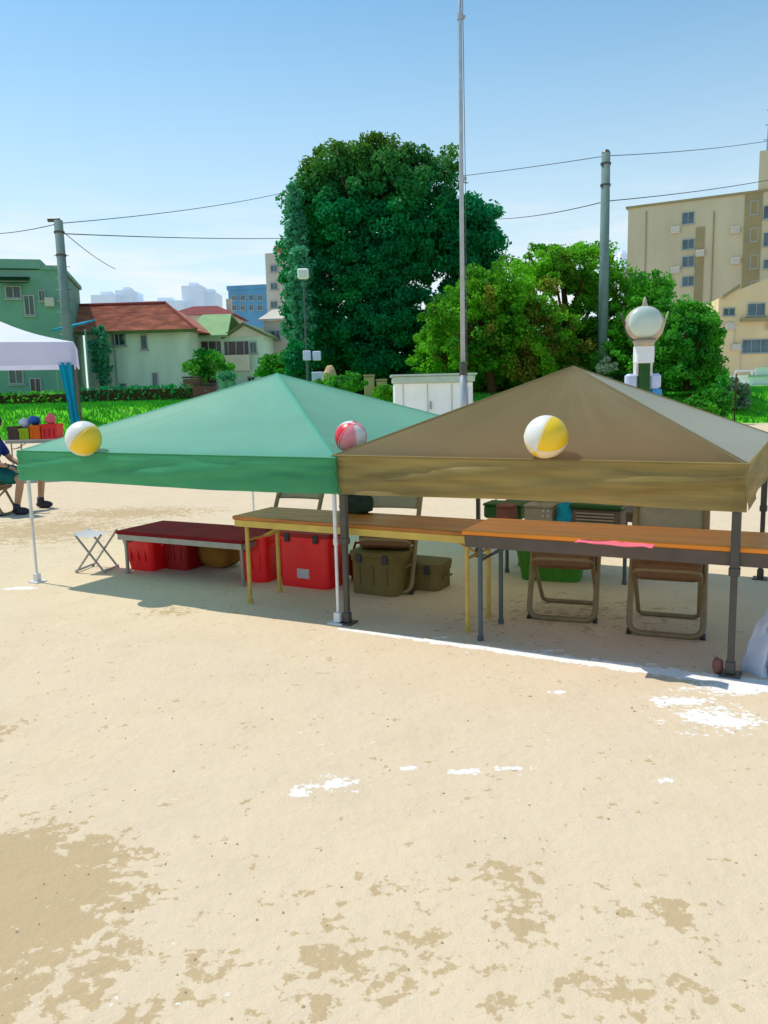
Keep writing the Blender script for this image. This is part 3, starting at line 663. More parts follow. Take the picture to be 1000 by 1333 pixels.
bush(368, 480, 30, 22, 44, 'leaf_mid', 'olive green hedge mound left of the big dark tree base', 30, 50, 'bush', .35, .2)
bush(392, 390, 14, 70, 41, 'leaf_teal', 'teal-green slender tree along the left side of the big dark tree', 32, 90, 'slender_tree', .35, .2, 'tree')
bush(385, 300, 11, 60, 42, 'leaf_teal', 'tall thin teal tree at the upper left edge of the big dark tree', 33, 90, 'slender_tree', .3, .2, 'tree')
bush(388, 470, 16, 30, 39, 'leaf_dark', 'dark shrub under the slender teal tree', 34, 50, 'bush', .3, .18)
# hedge line on top of the bank, left
def hedge(px0, px1, Y, h, lm, label, seed, th=.5):
    a = T(px0, Y); c = T(px1, Y); L_ = c.x-a.x; root = empty('hedge', a, 0, label, 'hedge')
    rg = np.random.default_rng(seed); n = int(L_*h*170)
    P = np.stack([rg.uniform(0, L_, n), rg.normal(0, th*.4, n), rg.uniform(.05, 1, n)*h*(1+.12*np.sin(rg.uniform(0, 1, n)))], 1)
    scatter_quads('foliage', P, .2, lm, root, seed=seed)
    b = MB(); b.box((L_/2, 0, h*.42), (L_, th*.5, h*.84)); b.build('inner_branches', 'bark', root)
hedge(98, 250, 41, .85, 'leaf_dark', 'long dark green hedge along the foot of the pale green wall', 41)
hedge(-20, 84, 40, .7, 'leaf_mid', 'low hedge on the bank seen through the white canopy legs', 42)
hedge(395, 560, 46.5, 2.6, 'leaf_dark', 'tall dark hedge closing the gap under the big dark tree', 43, 1.)
hedge(560, 925, 43, 2.4, 'leaf_dark', 'tall dark hedge closing the gap under the bright trees', 44, 1.)
# tan blocks
for i, (px0, px1, y0, y1, lab, nm) in enumerate([(419, 440, 477, 496, 'rounded tan boulder left of the round bush', 'boulder'), (474, 504, 490, 516, 'tan stone gate pillar pair left of the white shed', 'stone_pillar'), (407, 421, 484, 508, 'small grey-white cabinet behind the green canopy peak', 'utility_cabinet')]):
    Yk = 36+i; p0 = at(px0, y1, Yk); p1 = at(px1, y0, Yk); zb = zground(p0.x, Yk)-.1
    r = empty(nm, ((p0.x+p1.x)/2, Yk, zb), 0, lab, ['boulder', 'pillar', 'cabinet'][i]); ww = p1.x-p0.x; hh = p1.z-zb
    if i == 0:
        b = MB(); b.sphere((0, 0, hh*.5), 1, 16, 10, (ww/2, .4, hh*.52))
        b.v = [tuple(Vector(v)*(1+.12*noise.noise(Vector(v)*3))) for v in b.v]; b.build('stone', 'block', r)
    elif i == 1:
        for s, q in ((-1, 1.), (1, .82)):
            b = MB(); b.box((s*ww*.26, 0, hh*q/2), (ww*.44, .45, hh*q), bev=.03); b.build('pillar', 'block', r)
            b = MB(); b.box((s*ww*.26, 0, hh*q+.04), (ww*.5, .52, .1), bev=.02); b.build('cap', 'b_shade', r)
    else:
        b = MB(); b.box((0, 0, hh/2), (ww, .4, hh), bev=.03); b.build('body', 'palebag', r)
        b = MB(); b.box((ww*.2, -.215, hh/2), (.03, .03, hh*.6)); b.build('door_handle', 'alu', r)
# white board on a thin post by the big tree
p = at(395, 357, 36); zb = zground(p.x, 36)
r = empty('floodlight_post', (p.x, 36, zb), 0, 'small white box lamp on a slim post against the big dark tree', 'lamp post')
b = MB(); b.tube([(0, 0, 0), (0, 0, p.z-zb-.1)], .04, 8); b.build('post', 'slate', r)
b = MB(); b.box((0, -.1, p.z-zb), (.48, .25, .44), bev=.05); b.build('lamp_housing', 'paint_white', r)
b = MB(); b.box((0, -.235, p.z-zb), (.36, .02, .32), bev=.006); b.build('lens', 'lamp_mint', r)
p = at(400, 463, 35.5); zb = zground(p.x, p.y)
r = empty('meter_box_post', (p.x, p.y, zb), 0, 'white meter box on a short post low at the left of the big dark tree', 'meter box')
b = MB(); b.tube([(0, 0, 0), (0, 0, p.z-zb-.1)], .05, 8); b.build('post', 'slate', r)
b = MB(); b.box((0, -.1, p.z-zb), (.34, .2, .42), bev=.03); b.box((.42, -.08, p.z-zb-.02), (.36, .16, .4), bev=.03); b.build('box', 'palebag', r)
p = at(765, 312, 36)
# thin stake right
p0 = at(956, 549, 30); zb = 0
p1 = at(955, 487, 30)
r = tag(MB().tube([(p0.x, 30, 0), (p0.x, 30, p1.z)], .03, 6).build('garden_stake', 'bark'), 'thin brown garden stake between lime and sage shrubs', 'stake')

# ------------------------------------------------------------------ poles, wires
# flagpole
ft = T(603, 21); ft.z = 0
top = at(602, -30, 21).z
r = empty('flagpole', ft, 0, 'tall pale metal flagpole rising out of the top of the picture', 'flagpole')
b = MB(); z1 = at(602, 478, 21).z; z2 = at(602, 232, 21).z; z3 = at(602, 22, 21).z
b.tube([(0, 0, 0), (0, 0, z1)], .085, 14); b.build('lower_pole', 'pole_steel', r, True)
b = MB(); b.tube([(0, 0, z1), (0, 0, z2), (0, 0, z3), (0, 0, top)], [.062, .055, .045, .03], 14); b.build('pole', 'pole_steel', r, True)
b = MB(); b.tube([(0, 0, z1-.2), (0, 0, z1+.12)], [.1, .08], 12); b.box((.0, -.11, z1-.05), (.12, .08, .24), bev=.015); b.build('winch', 'steel_dark', r)
for zz in (z2, z3):
    b = MB(); b.tube([(0, 0, zz-.06), (0, 0, zz+.06)], .075, 12); b.box((.09, 0, zz), (.08, .05, .07)); b.build('collar', 'pole_steel', r)
b = MB(); b.tube([(.1, -.02, .9), (.095, -.02, z2), (.06, -.02, top)], .009, 5); b.build('halyard', 'slate', r)
# utility poles
def upole(px, pyt, Yd, rad, label, cap):
    t = at(px, pyt, Yd); zb = zground(t.x, Yd)
    r = empty('utility_pole', (t.x, Yd, zb), 0, label, 'utility pole'); h = t.z-zb
    b = MB(); b.tube([(0, 0, -.1), (0, 0, h)], [rad*1.25, rad], 14); b.build('shaft', 'conc_pole', r, True)
    b = MB()
    if cap: b.box((-.18, 0, h+.02), (.5, .12, .14), bev=.02); b.tube([(.12, 0, h-.1), (.12, 0, h-.9)], .05, 8)
    else: b.tube([(0, 0, h), (0, 0, h+.12)], [rad*1.05, rad*.6], 12)
    b.build('cap', 'steel_dark', r)
    for k in range(2):
        b = MB(); b.tube([(0, 0, h-.5-k*.9), (0, 0, h-.42-k*.9)], rad*1.25, 12); b.build('band', 'steel_dark', r)
    b = MB()
    for k in range(10): b.tube([(-rad*1.9, 0, 2.5+k*.45), (rad*1.9, 0, 2.5+k*.45)], .012, 5)
    b.build('climbing_rungs', 'steel_dark', r)
    return r
upole(76, 287, 34, .17, 'concrete utility pole at left beside the teal building', True)
upole(789, 199, 37.5, .19, 'concrete utility pole at right rising behind the bright trees', False)
def wire(pts, label, sag=.3, rad=.02):
    P = []
    for (a, c) in zip(pts[:-1], pts[1:]):
        A = at(*a); C = at(*c)
        for i in range(13):
            t = i/12; q = A.lerp(C, t); q.z -= sag*4*t*(1-t)
            if not P or (q-P[-1]).length > .01: P.append(q)
    tag(MB().tube(P, rad, 5).build('overhead_wire', 'wire'), label, 'wire')
wire([(-60, 302, 50), (76, 291, 34), (390, 246, 60), (789, 203, 37.5), (1060, 172, 60)], 'uppermost overhead wire touching the tops of both utility poles', .25, .018)
wire([(76, 304, 34), (385, 310, 60)], 'lower overhead wire running right from below the left pole top', .1, .022)
wire([(640, 285, 60), (789, 262, 37.5), (1060, 222, 60)], 'lower overhead wire crossing the right utility pole', .2, .022)
wire([(76, 296, 34), (150, 350, 52)], 'short steep wire dropping from the left pole to the tiled roof', .15, .018)

# ------------------------------------------------------------------ round lamp
p = at(839, 422, 15); r = empty('round_head_lamp', (p.x, 15, 0), 0, 'round mint-faced lamp head on a white box and dark green post behind the tan canopy', 'lamp')
k = mpp(15); h = p.z
b = MB(); b.sphere((0, 0, h), 1, 28, 16, (25*k, 16*k, 23*k)); b.build('globe', 'lamp_tan', r, True)
b = MB(); b.sphere((-2*k, -9*k, h+2*k), 1, 28, 16, (21*k, 10*k, 19.5*k)); b.build('face', 'lamp_mint', r, True)
b = MB(); b.tube([(0, 0, h+21*k), (0, 0, h+27*k), (0, 0, h+30*k), (0, 0, h+34*k)], [5*k, 2.5*k, 2.5*k, .5*k], 10); b.build('finial', 'lamp_tan', r, True)
for s in (-1, 1):
    b = MB(); b.tube([(s*14*k, 0, h-20*k), (s*22*k, 0, h-11*k), (s*27*k, 0, h+6*k), (s*30*k, 0, h+15*k)], [2.2*k, 1.6*k, 1.2*k, .9*k], 8); b.build('bracket_arm', 'lamp_tan' if s > 0 else 'steel_dark', r, True)
b = MB(); b.tube([(0, 0, h-28*k), (0, 0, h-20*k)], [11*k, 15*k], 16); b.build('collar', 'lamp_tan', r, True)
b = MB(); b.box((0, 0, h-38*k), (22*k, 18*k, 22*k), bev=.015); b.build('control_box', 'paint_white', r)
b = MB(); b.box((-9*k, 2*k, h-56*k), (3*k, 12*k, 18*k)); b.box((9*k, 2*k, h-56*k), (3*k, 12*k, 18*k)); b.build('yoke', 'steel_white', r)
b = MB(); b.box((0, -.02, (h-48*k)/2), (14*k, 12*k, h-48*k), bev=.02); b.build('post', 'post_green', r)
b = MB(); b.box((0, 0, .05), (.7, .7, .1), bev=.02); b.build('base', 'slate', r)
for s, m_, nm, lab in ((-1, 'palebag', 'bundle', 'pale blue cloth bundle tied to the left of the green lamp post'), (1, 'palebag', 'bundle', 'pale cloth bundle with blue striped lower half, right of the green lamp post')):
    rr = empty('cloth_bundle', (p.x+s*15*k, 15.02, h-78*k), 0, lab, 'bundle')
    b = MB(); b.box((0, 0, 6*k), (15*k, 12*k, 20*k), bev=.04); b.build('bag', m_, rr)
    b = MB(); b.box((s*2*k if s > 0 else 2*k, 0, (-14 if s > 0 else -6)*k), (14*k, 11*k, (22 if s > 0 else 8)*k), bev=.03); b.build('lower_fold', 'bluebag', rr)

# ------------------------------------------------------------------ pop-up canopies
def canopy(ox, oy, ang, S, he, pk, label, mt, mv, side_m, val_h, leg_m, seed, name='canopy_tent', wr=.02, lk=1.):
    root = empty(name, (ox, oy, 0), -ang, label, 'canopy tent')     # local: x along the front, y back, z up ; origin front-left foot
    c = Vector((S/2, S/2, pk)); cor = [Vector((0, 0, he)), Vector((S, 0, he)), Vector((S, S, he)), Vector((0, S, he))]
    o_ = .03
    for q in cor: q.x += o_*(1 if q.x > 1 else -1); q.y += o_*(1 if q.y > 1 else -1)
    n1, n2 = 56, 40
    for side in range(4):
        A, Bc = cor[side], cor[(side+1) % 4]
        out = (Vector(((A.x+Bc.x)/2-S/2, (A.y+Bc.y)/2-S/2, 0))).normalized()
        b = MB(); vs = []
        for j in range(n2+1):
            t = j/n2
            for i in range(n1+1):
                s = i/n1; e = A.lerp(Bc, s); q = c.lerp(e, t)
                u = (2*s-1)
                q.z += -.075*math.sin(math.pi*t**1.1)*(1-u*u) + (.016*noise.noise(Vector((q.x*2.2, q.y*2.2, seed))) + .010*abs(noise.noise(Vector((u*5, t*1.3, seed+side*3)))))*(1-abs(u)**6)*math.sin(math.pi*min(1, t*.98))
                q.z -= .03*(t**6)*(1-u*u)*0 
                if t > .9: q -= out*0
                vs.append(q)
        W = n1+1
        b.add(vs, [(j*W+i, j*W+i+1, (j+1)*W+i+1, (j+1)*W+i) for j in range(n2) for i in range(n1)])
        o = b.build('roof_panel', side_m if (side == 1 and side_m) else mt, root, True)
        if side == 1 and side_m: o['label'] = 'right roof panel, its sun sheen painted in as paler grey'
        # valance
        b = MB(); vs = []; n3, n4 = 110, 12
        for j in range(n4+1):
            t = j/n4
            for i in range(n3+1):
                s = i/n3; e = A.lerp(Bc, s).copy(); u = 2*s-1; L_ = s*S+side*7
                dz = -val_h*t*(1+.025*math.sin(L_*2.3+seed))
                e.z += dz + .002
                nn = noise.noise(Vector((L_*.9+seed*3, (t*.24+L_*.10)*14, 1.3)))
                n2_ = noise.noise(Vector((L_*4+seed, t*3, 5))); nn += .55*noise.noise(Vector((L_*1.6+seed, (t*.24-L_*.06)*34, 7)))
                e += out*(wr*nn*min(1, t*4)*2 + wr*.5*n2_*t + .012*math.sin(t*math.pi)*(1-u**4))
                if t == 0: e.z += .002
                vs.append(e)
        W = n3+1
        b.add(vs, [(j*W+i, j*W+i+1, (j+1)*W+i+1, (j+1)*W+i) for j in range(n4) for i in range(n3)])
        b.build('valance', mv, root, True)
    for q_, cn in enumerate(cor):
        b = MB(); d_ = (cn-c); w_ = Vector((-d_.y, d_.x, 0)).normalized()*.014
        vs = []
        for j in range(25):
            p_ = c.lerp(cn, j/24)+Vector((0, 0, .004)); vs += [p_-w_-Vector((0, 0, .007)), p_-w_*.5+Vector((0, 0, .001)), p_+w_*.5+Vector((0, 0, .001)), p_+w_-Vector((0, 0, .007))]
        b.add(vs, [(j*4+k_, j*4+k_+1, j*4+k_+5, j*4+k_+4) for j in range(24) for k_ in range(3)]); b.build('hip_seam', mt, root)
        b = MB(); b.tube([cor[q_]+Vector((0, 0, .003)), cor[(q_+1) % 4]+Vector((0, 0, .003))], .006, 6); b.build('eave_piping', mv, root)
    for q, (x, y) in enumerate(((.02, .02), (S-.02, .02), (S-.02, S-.02), (.02, S-.02))):
        b = MB(); b.box((x, y, he*.75), (.042*lk, .042*lk, he*.5-.02), bev=.004); b.box((x, y, he*.27), (.032*lk, .032*lk, he*.54), bev=.003)
        b.box((x, y, he*.5), (.052*lk, .052*lk, .05), bev=.006)
        lg = b.build('leg', leg_m, root)
        b = MB(); b.box((x, y, .006), (.11, .11, .012)); b.box((x, y, .045), (.05, .05, .07), bev=.004); b.build('foot_plate', 'steel_dark' if leg_m != 'steel_white' else 'steel_white', lg)
    # folding scissor frame under the eaves and up to the centre
    b = MB()
    def bar(a, c2, rr=.011): b.tube([a, c2], rr, 6)
    for side in range(4):
        A, Bc = cor[side].copy(), cor[(side+1) % 4].copy()
        ctr = Vector((S/2, S/2, he)); A = A.lerp(ctr, .025); Bc = Bc.lerp(ctr, .025)
        zt, zb = he-.05, he-.34+.16
        for k in range(4):
            p0 = A.lerp(Bc, k/4); p1 = A.lerp(Bc, (k+1)/4)
            bar(Vector((p0.x, p0.y, zt)), Vector((p1.x, p1.y, zb))); bar(Vector((p0.x, p0.y, zb)), Vector((p1.x, p1.y, zt)))
    b.build('scissor_frame', 'steel_dark' if leg_m != 'steel_white' else 'alu', root)
    b = MB()
    for q in cor:
        a = q.lerp(Vector((S/2, S/2, he)), .03); b.tube([(a.x, a.y, he-.06), (S/2, S/2, pk-.04)], .011, 6)
    b.tube([(S/2, S/2, pk-.45), (S/2, S/2, pk-.03)], .02, 8); b.build('roof_struts', 'alu', root)
    return root
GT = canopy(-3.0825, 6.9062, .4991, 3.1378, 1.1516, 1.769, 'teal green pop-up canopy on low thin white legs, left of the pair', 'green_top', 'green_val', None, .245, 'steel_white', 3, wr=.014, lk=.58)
# second canopy starts 2.5 cm in front of the first one's corner post
TT = canopy(-.30, 5.415, .4965, 2.4965, 1.1678, 1.7345, 'brown-tan pop-up canopy on dark legs with sun sheen painted grey on the right panel', 'tan_top', 'tan_val', 'tan_sheen', .25, 'steel_dark', 8, wr=.018, lk=1.1)
# white event canopy far left
Yw = 16.6
pR = at(96, 445, Yw); pB = at(96, 475, Yw); pP = at(-8, 408, Yw+1.5)
Sx = 3.6
ea = R(19); ex = Vector((math.cos(ea), math.sin(ea), 0)); eo = Vector((pR.x, Yw, 0))-ex*Sx
r = empty('event_tent', eo, ea, 'white event canopy with lilac valance and cyan leg drapes, far left', 'canopy tent')
he = pR.z; pk = pP.z
b = MB(); c = Vector((Sx/2-.1, 1.5, pk)); cor = [Vector((0, 0, he)), Vector((Sx, 0, he)), Vector((Sx, 3, he)), Vector((0, 3, he))]
for i in range(4):
    A, Bc = cor[i], cor[(i+1) % 4]; vs = []
    for j in range(9):
        for m_ in range(13):
            q = c.lerp(A.lerp(Bc, m_/12), j/8); q.z -= .10*math.sin(math.pi*j/8); vs.append(q)
    b.add(vs, [(j*13+k2, j*13+k2+1, (j+1)*13+k2+1, (j+1)*13+k2) for j in range(8) for k2 in range(12)])
b.build('roof', 'white_top', r, True)
b = MB(); vh = he-pB.z
for i in range(4):
    A, Bc = cor[i], cor[(i+1) % 4]; vs = []
    out = Vector(((A.x+Bc.x)/2-Sx/2, (A.y+Bc.y)/2-1.5, 0)).normalized()
    for j in range(5):
        for m_ in range(41):
            q = A.lerp(Bc, m_/40)+out*(.02*math.sin(m_*.9)*j/4); q.z -= vh*j/4; vs.append(q)
    b.add(vs, [(j*41+k2, j*41+k2+1, (j+1)*41+k2+1, (j+1)*41+k2) for j in range(4) for k2 in range(40)])
b.build('valance', 'lilac', r, True)
for (x, y) in ((.05, .05), (Sx-.05, .05), (Sx-.05, 2.95), (.05, 2.95), (Sx-(pR.x-at(5, 520, Yw).x)/math.cos(ea), .05)):
    b = MB(); b.tube([(x, y, 0), (x, y, he-.05)], .025, 8); b.build('leg', 'steel_dark', r)
for px, w0, ph in ((90, .23, 0), (1, .24, 2)):
    x = Sx-(pR.x-at(px, 520, Yw).x)/math.cos(ea); vs = []
    b = MB(); top_, bot = he-vh+.05, .55 if px > 20 else .3
    for j in range(15):
        t = j/14; wd = w0*(1-.35*math.sin(t*math.pi*.9)) ; xc = x+.28*(t*.55) if px > 20 else x-.02
        for m_ in range(15):
            s = m_/14; vs.append(Vector((xc+(s-.5)*wd*1.15, -.02+.045*math.sin(s*15+ph+t), top_+(bot-top_)*t)))
    b.add(vs, [(j*15+k2, j*15+k2+1, (j+1)*15+k2+1, (j+1)*15+k2) for j in range(14) for k2 in range(14)])
    b.build('leg_drape', 'cyan', r, True)

# ------------------------------------------------------------------ things under the white tent
def gpos(px, py, h=0): return atz(px, py, h)
def table(name, P0, P1, depth, h, mtop, medge, mleg, label, leg_in=.12, th=.03, ap=.048):
    """P0,P1: world front edge ends; table goes back from there"""
    d = (P1-P0); d.z = 0; L_ = d.length; a = math.atan2(d.y, d.x)
    r = empty(name, (P0.x, P0.y, 0), a, label, 'table')
    b = MB(); b.box((L_/2, depth/2, h-th/2), (L_, depth, th), bev=.006); b.build('tabletop', mtop, r)
    b = MB(); b.box((L_/2, .018, h-th-ap/2-.001), (L_-.04, .03, ap)); b.box((L_/2, depth-.018, h-th-ap/2-.001), (L_-.04, .03, ap))
    b.box((.02, depth/2, h-th-.025), (.03, depth-.07, .048)); b.box((L_-.02, depth/2, h-th-.025), (.03, depth-.07, .048)); b.build('apron', medge, r)
    for x in (leg_in, L_-leg_in):
        for y in (.06, depth-.06):
            b = MB(); b.tube([(x, y, 0), (x, y, h-th-.01)], .016, 8); b.tube([(x, y, 0), (x, y, .03)], .021, 8); b.build('leg', mleg, r)
        b = MB(); b.tube([(x, .06, h*.72), (x, depth-.06, h*.72)], .010, 6); s = 1 if x < L_/2 else -1
        b.tube([(x, depth/2, h*.72), (x+s*.32, depth/2, h-th-.01)], .009, 6); b.build('cross_brace', mleg, r)
    return r
k = mpp(17.5)
p0 = at(4, 560, 17.3); p1 = at(88, 560, 17.3)
table('folding_table', Vector((p0.x, 17.3, 0)), Vector((p1.x, 17.3, 0)), .6, .72, 'b_grey', 'alu', 'alu', 'grey folding table under the white event canopy')
for i, (pa, pb, hh, m_, lab, nm, ct) in enumerate([(14, 28, .28, 'brown_box', 'dark brown carton at the left on the grey table under the white canopy', 'carton', 'box'), (29, 41, .24, 'yg', 'yellow-green bin on the grey table beside the brown carton', 'storage_bin', 'bin'),
        (43, 56, .30, 'orange', 'orange crate on the grey table under the white canopy', 'crate', 'crate'), (58, 78, .32, 'red', 'red crate at the right on the grey table under the white canopy', 'crate', 'crate')]):
    a = at(pa, 570, 17.5).x; c = at(pb, 570, 17.5).x; r = empty(nm, ((a+c)/2, 17.55, .72), 0, lab, ct); ww = c-a
    b = MB()
    b.box((0, -.17, hh/2), (ww, .02, hh)); b.box((0, .17, hh/2), (ww, .02, hh)); b.box((-ww/2+.01, 0, hh/2), (.02, .32, hh)); b.box((ww/2-.01, 0, hh/2), (.02, .32, hh)); b.box((0, 0, .01), (ww-.04, .32, .02)); b.build('body', m_, r)
    b = MB(); b.box((0, -.19, hh-.03), (ww+.02, .02, .035)); b.box((0, .19, hh-.03), (ww+.02, .02, .035)); b.build('rim', m_, r)
    b = MB()
    for q in range(3): b.box((-ww*.3+ww*.3*q, -.185, hh*.4), (.02, .012, hh*.55))
    b.build('ribs', 'red_dark' if m_ == 'red' else m_, r)
for i, (px, py, m_, lab) in enumerate([(32, 549, 'palebag', 'pale blue bag on top of the yellow-green bin'), (45, 549, 'blue', 'blue bag on top of the orange crate'), (66, 552, 'pink', 'pink bag on top of the red crate')]):
    q = at(px, py, 17.55); b = MB(); zt = [.96, 1.02, 1.04][i]
    b.sphere((q.x, 17.55, zt+.10), 1, 14, 9, (.12, .13, .11)); b.v = [tuple(Vector(v)+Vector((0, 0, .05*noise.noise(Vector(v)*9)))) for v in b.v]
    tag(b.build('cloth_bag', m_, smooth=True), lab, 'bag')

# ------------------------------------------------------------------ seated person at the left edge
def skin_obj(name, verts, edges, radii, m, parent=None, sub=2):
    me = bpy.data.meshes.new(name); me.from_pydata([tuple(v) for v in verts], edges, []); me.materials.append(M[m])
    o = bpy.data.objects.new(name, me); COL.objects.link(o); o.parent = parent
    sk = o.modifiers.new('skin', 'SKIN'); sk.use_smooth_shade = True; me.skin_vertices[0] if me.skin_vertices else None
    for i, rr in enumerate(radii):
        v = me.skin_vertices[0].data[i]; v.radius = (rr, rr) if not isinstance(rr, tuple) else rr
    me.skin_vertices[0].data[0].use_root = True
    s = o.modifiers.new('sub', 'SUBSURF'); s.levels = sub; s.render_levels = sub
    return o
def ensure_skin(me):
    pass
pf1 = gpos(23, 670); pf2 = gpos(54, 661)
hipx = at(-11, 600, pf1.y+.1).x
person = empty('person', (hipx, pf1.y+.1, 0), 0, 'person seated at the left edge in navy and teal shorts with bare shins', 'person')
o0 = person.location.copy()
def Lc(v): return Vector(v)-o0
hz = .56; kn1 = at(27, 621, pf1.y); kn2 = at(54, 615, pf2.y)
kn1.z = .50; kn2.z = .50
V = [Vector((0, 0, hz+.05)), Vector((-.03, .02, hz+.30)), Vector((.0, .02, hz+.48)), Vector((.05, .02, hz+.56)), Vector((.09, .02, hz+.68)),   # pelvis spine neck head
     Vector((.04, -.08, hz)), Lc(kn1), Lc(pf1)+Vector((0, 0, .10)),            # near leg
     Vector((.06, .12, hz)), Lc(kn2), Lc(pf2)+Vector((0, 0, .10)),              # far leg
     Vector((.02, -.17, hz+.43)), Vector((.10, -.21, hz+.18)), Lc(at(11, 607, pf1.y-.1)),   # near arm
     Vector((.02, .20, hz+.43)), Vector((.16, .22, hz+.2)), Vector((.36, .14, hz+.10)),
     Vector((.095, .02, hz+.76))]
E_ = [(0, 1), (1, 2), (2, 3), (3, 4), (4, 17), (0, 5), (5, 6), (6, 7), (0, 8), (8, 9), (9, 10), (2, 11), (11, 12), (12, 13), (2, 14), (14, 15), (15, 16)]
Rr = [.13, .12, .12, .05, .085, .085, .062, .040, .085, .062, .040, .05, .042, .027, .05, .042, .027, .075]
try:
    body = None
    me = bpy.data.meshes.new('body'); me.from_pydata([tuple(v) for v in V], E_, [])
    body = bpy.data.objects.new('body', me); COL.objects.link(body); body.parent = person; me.materials.append(M['skin'])
    def skinmod(o, radii, sub=2):
        sk = o.modifiers.new('skin', 'SKIN'); sk.use_smooth_shade = True
        if not o.data.skin_vertices:
            bpy.context.view_layer.objects.active = o
            bpy.ops.object.modifier_remove(modifier='skin') if False else None
        for i, rr in enumerate(radii): o.data.skin_vertices[0].data[i].radius = (rr, rr)
        o.data.skin_vertices[0].data[0].use_root = True
        s = o.modifiers.new('sub', 'SUBSURF'); s.levels = sub; s.render_levels = sub
    skinmod(body, Rr)
    def cloth(name, pts, edges, radii, m):
        me = bpy.data.meshes.new(name); me.from_pydata([tuple(v) for v in pts], edges, []); me.materials.append(M[m])
        o = bpy.data.objects.new(name, me); COL.objects.link(o); o.parent = person; skinmod(o, radii); return o
    cloth('shorts', [V[0], V[5], V[5].lerp(V[6], .93), V[8], V[8].lerp(V[9], .8), V[0]+Vector((-.02, 0, .1))], [(0, 1), (1, 2), (0, 3), (3, 4), (0, 5)], [.165, .135, .098, .13, .096, .155], 'teal')
    cloth('shirt', [V[1]-Vector((0, 0, .1)), V[1], V[2]-Vector((0, 0, .03)), V[11], V[11].lerp(V[12], .85), V[14], V[14].lerp(V[15], .85)], [(0, 1), (1, 2), (2, 3), (3, 4), (2, 5), (5, 6)], [.172, .155, .145, .072, .06, .072, .06], 'navy')
    hr = MB(); hr.sphere(V[4]+Vector((-.02, 0, .05)), 1, 20, 12, (.11, .1, .11)); hr.build('hair', 'hair', person, True)
    for vv, s in ((V[13], -1), (V[16], 1)):   # hands: palm and fingers
        d = Vector((.9, 0, -.45)).normalized()
        pts = [vv, vv+d*.07]; ed = [(0, 1)]; rad = [.026, .03]
        for q in range(4):
            b0 = vv+d*.08+Vector((0, (q-1.5)*.02, 0)); i0 = len(pts); pts += [b0, b0+d*.035+Vector((0, 0, -.008)), b0+d*(.055+.006*(q in (1, 2)))+Vector((0, 0, -.028))]
            ed += [(1, i0), (i0, i0+1), (i0+1, i0+2)]; rad += [.010, .009, .007]
        i0 = len(pts); pts += [vv+d*.03+Vector((0, -s*.035, -.005)), vv+d*.06+Vector((0, -s*.055, -.02))]; ed += [(0, i0), (i0, i0+1)]; rad += [.011, .008]
        cloth('hand', pts, ed, rad, 'skin')
    for pf in (pf1, pf2):
        q = Lc(pf); b = MB(); b.sphere((q.x+.05, q.y, .05), 1, 16, 10, (.125, .052, .055)); b.tube([(q.x, q.y, .05), (q.x, q.y, .16)], [.055, .048], 12)
        b.v = [(x, y, max(z, .002)) for x, y, z in b.v]; b.build('shoe', 'shoe', person, True)
    fc = V[4]+Vector((.085, 0, .03))
    b = MB(); b.sphere(fc+Vector((.005, 0, -.015)), 1, 10, 8, (.016, .012, .022)); b.build('nose', 'skin', person, True)
    for s in (-1, 1):
        b = MB(); b.sphere(fc+Vector((-.012, s*.03, .01)), .010, 10, 8); b.build('eye', 'black', person, True)
        b = MB(); b.sphere(V[4]+Vector((0, s*.085, .015)), 1, 10, 8, (.018, .010, .028)); b.build('ear', 'skin', person, True)
except Exception as ex:
    print('PERSON', ex)

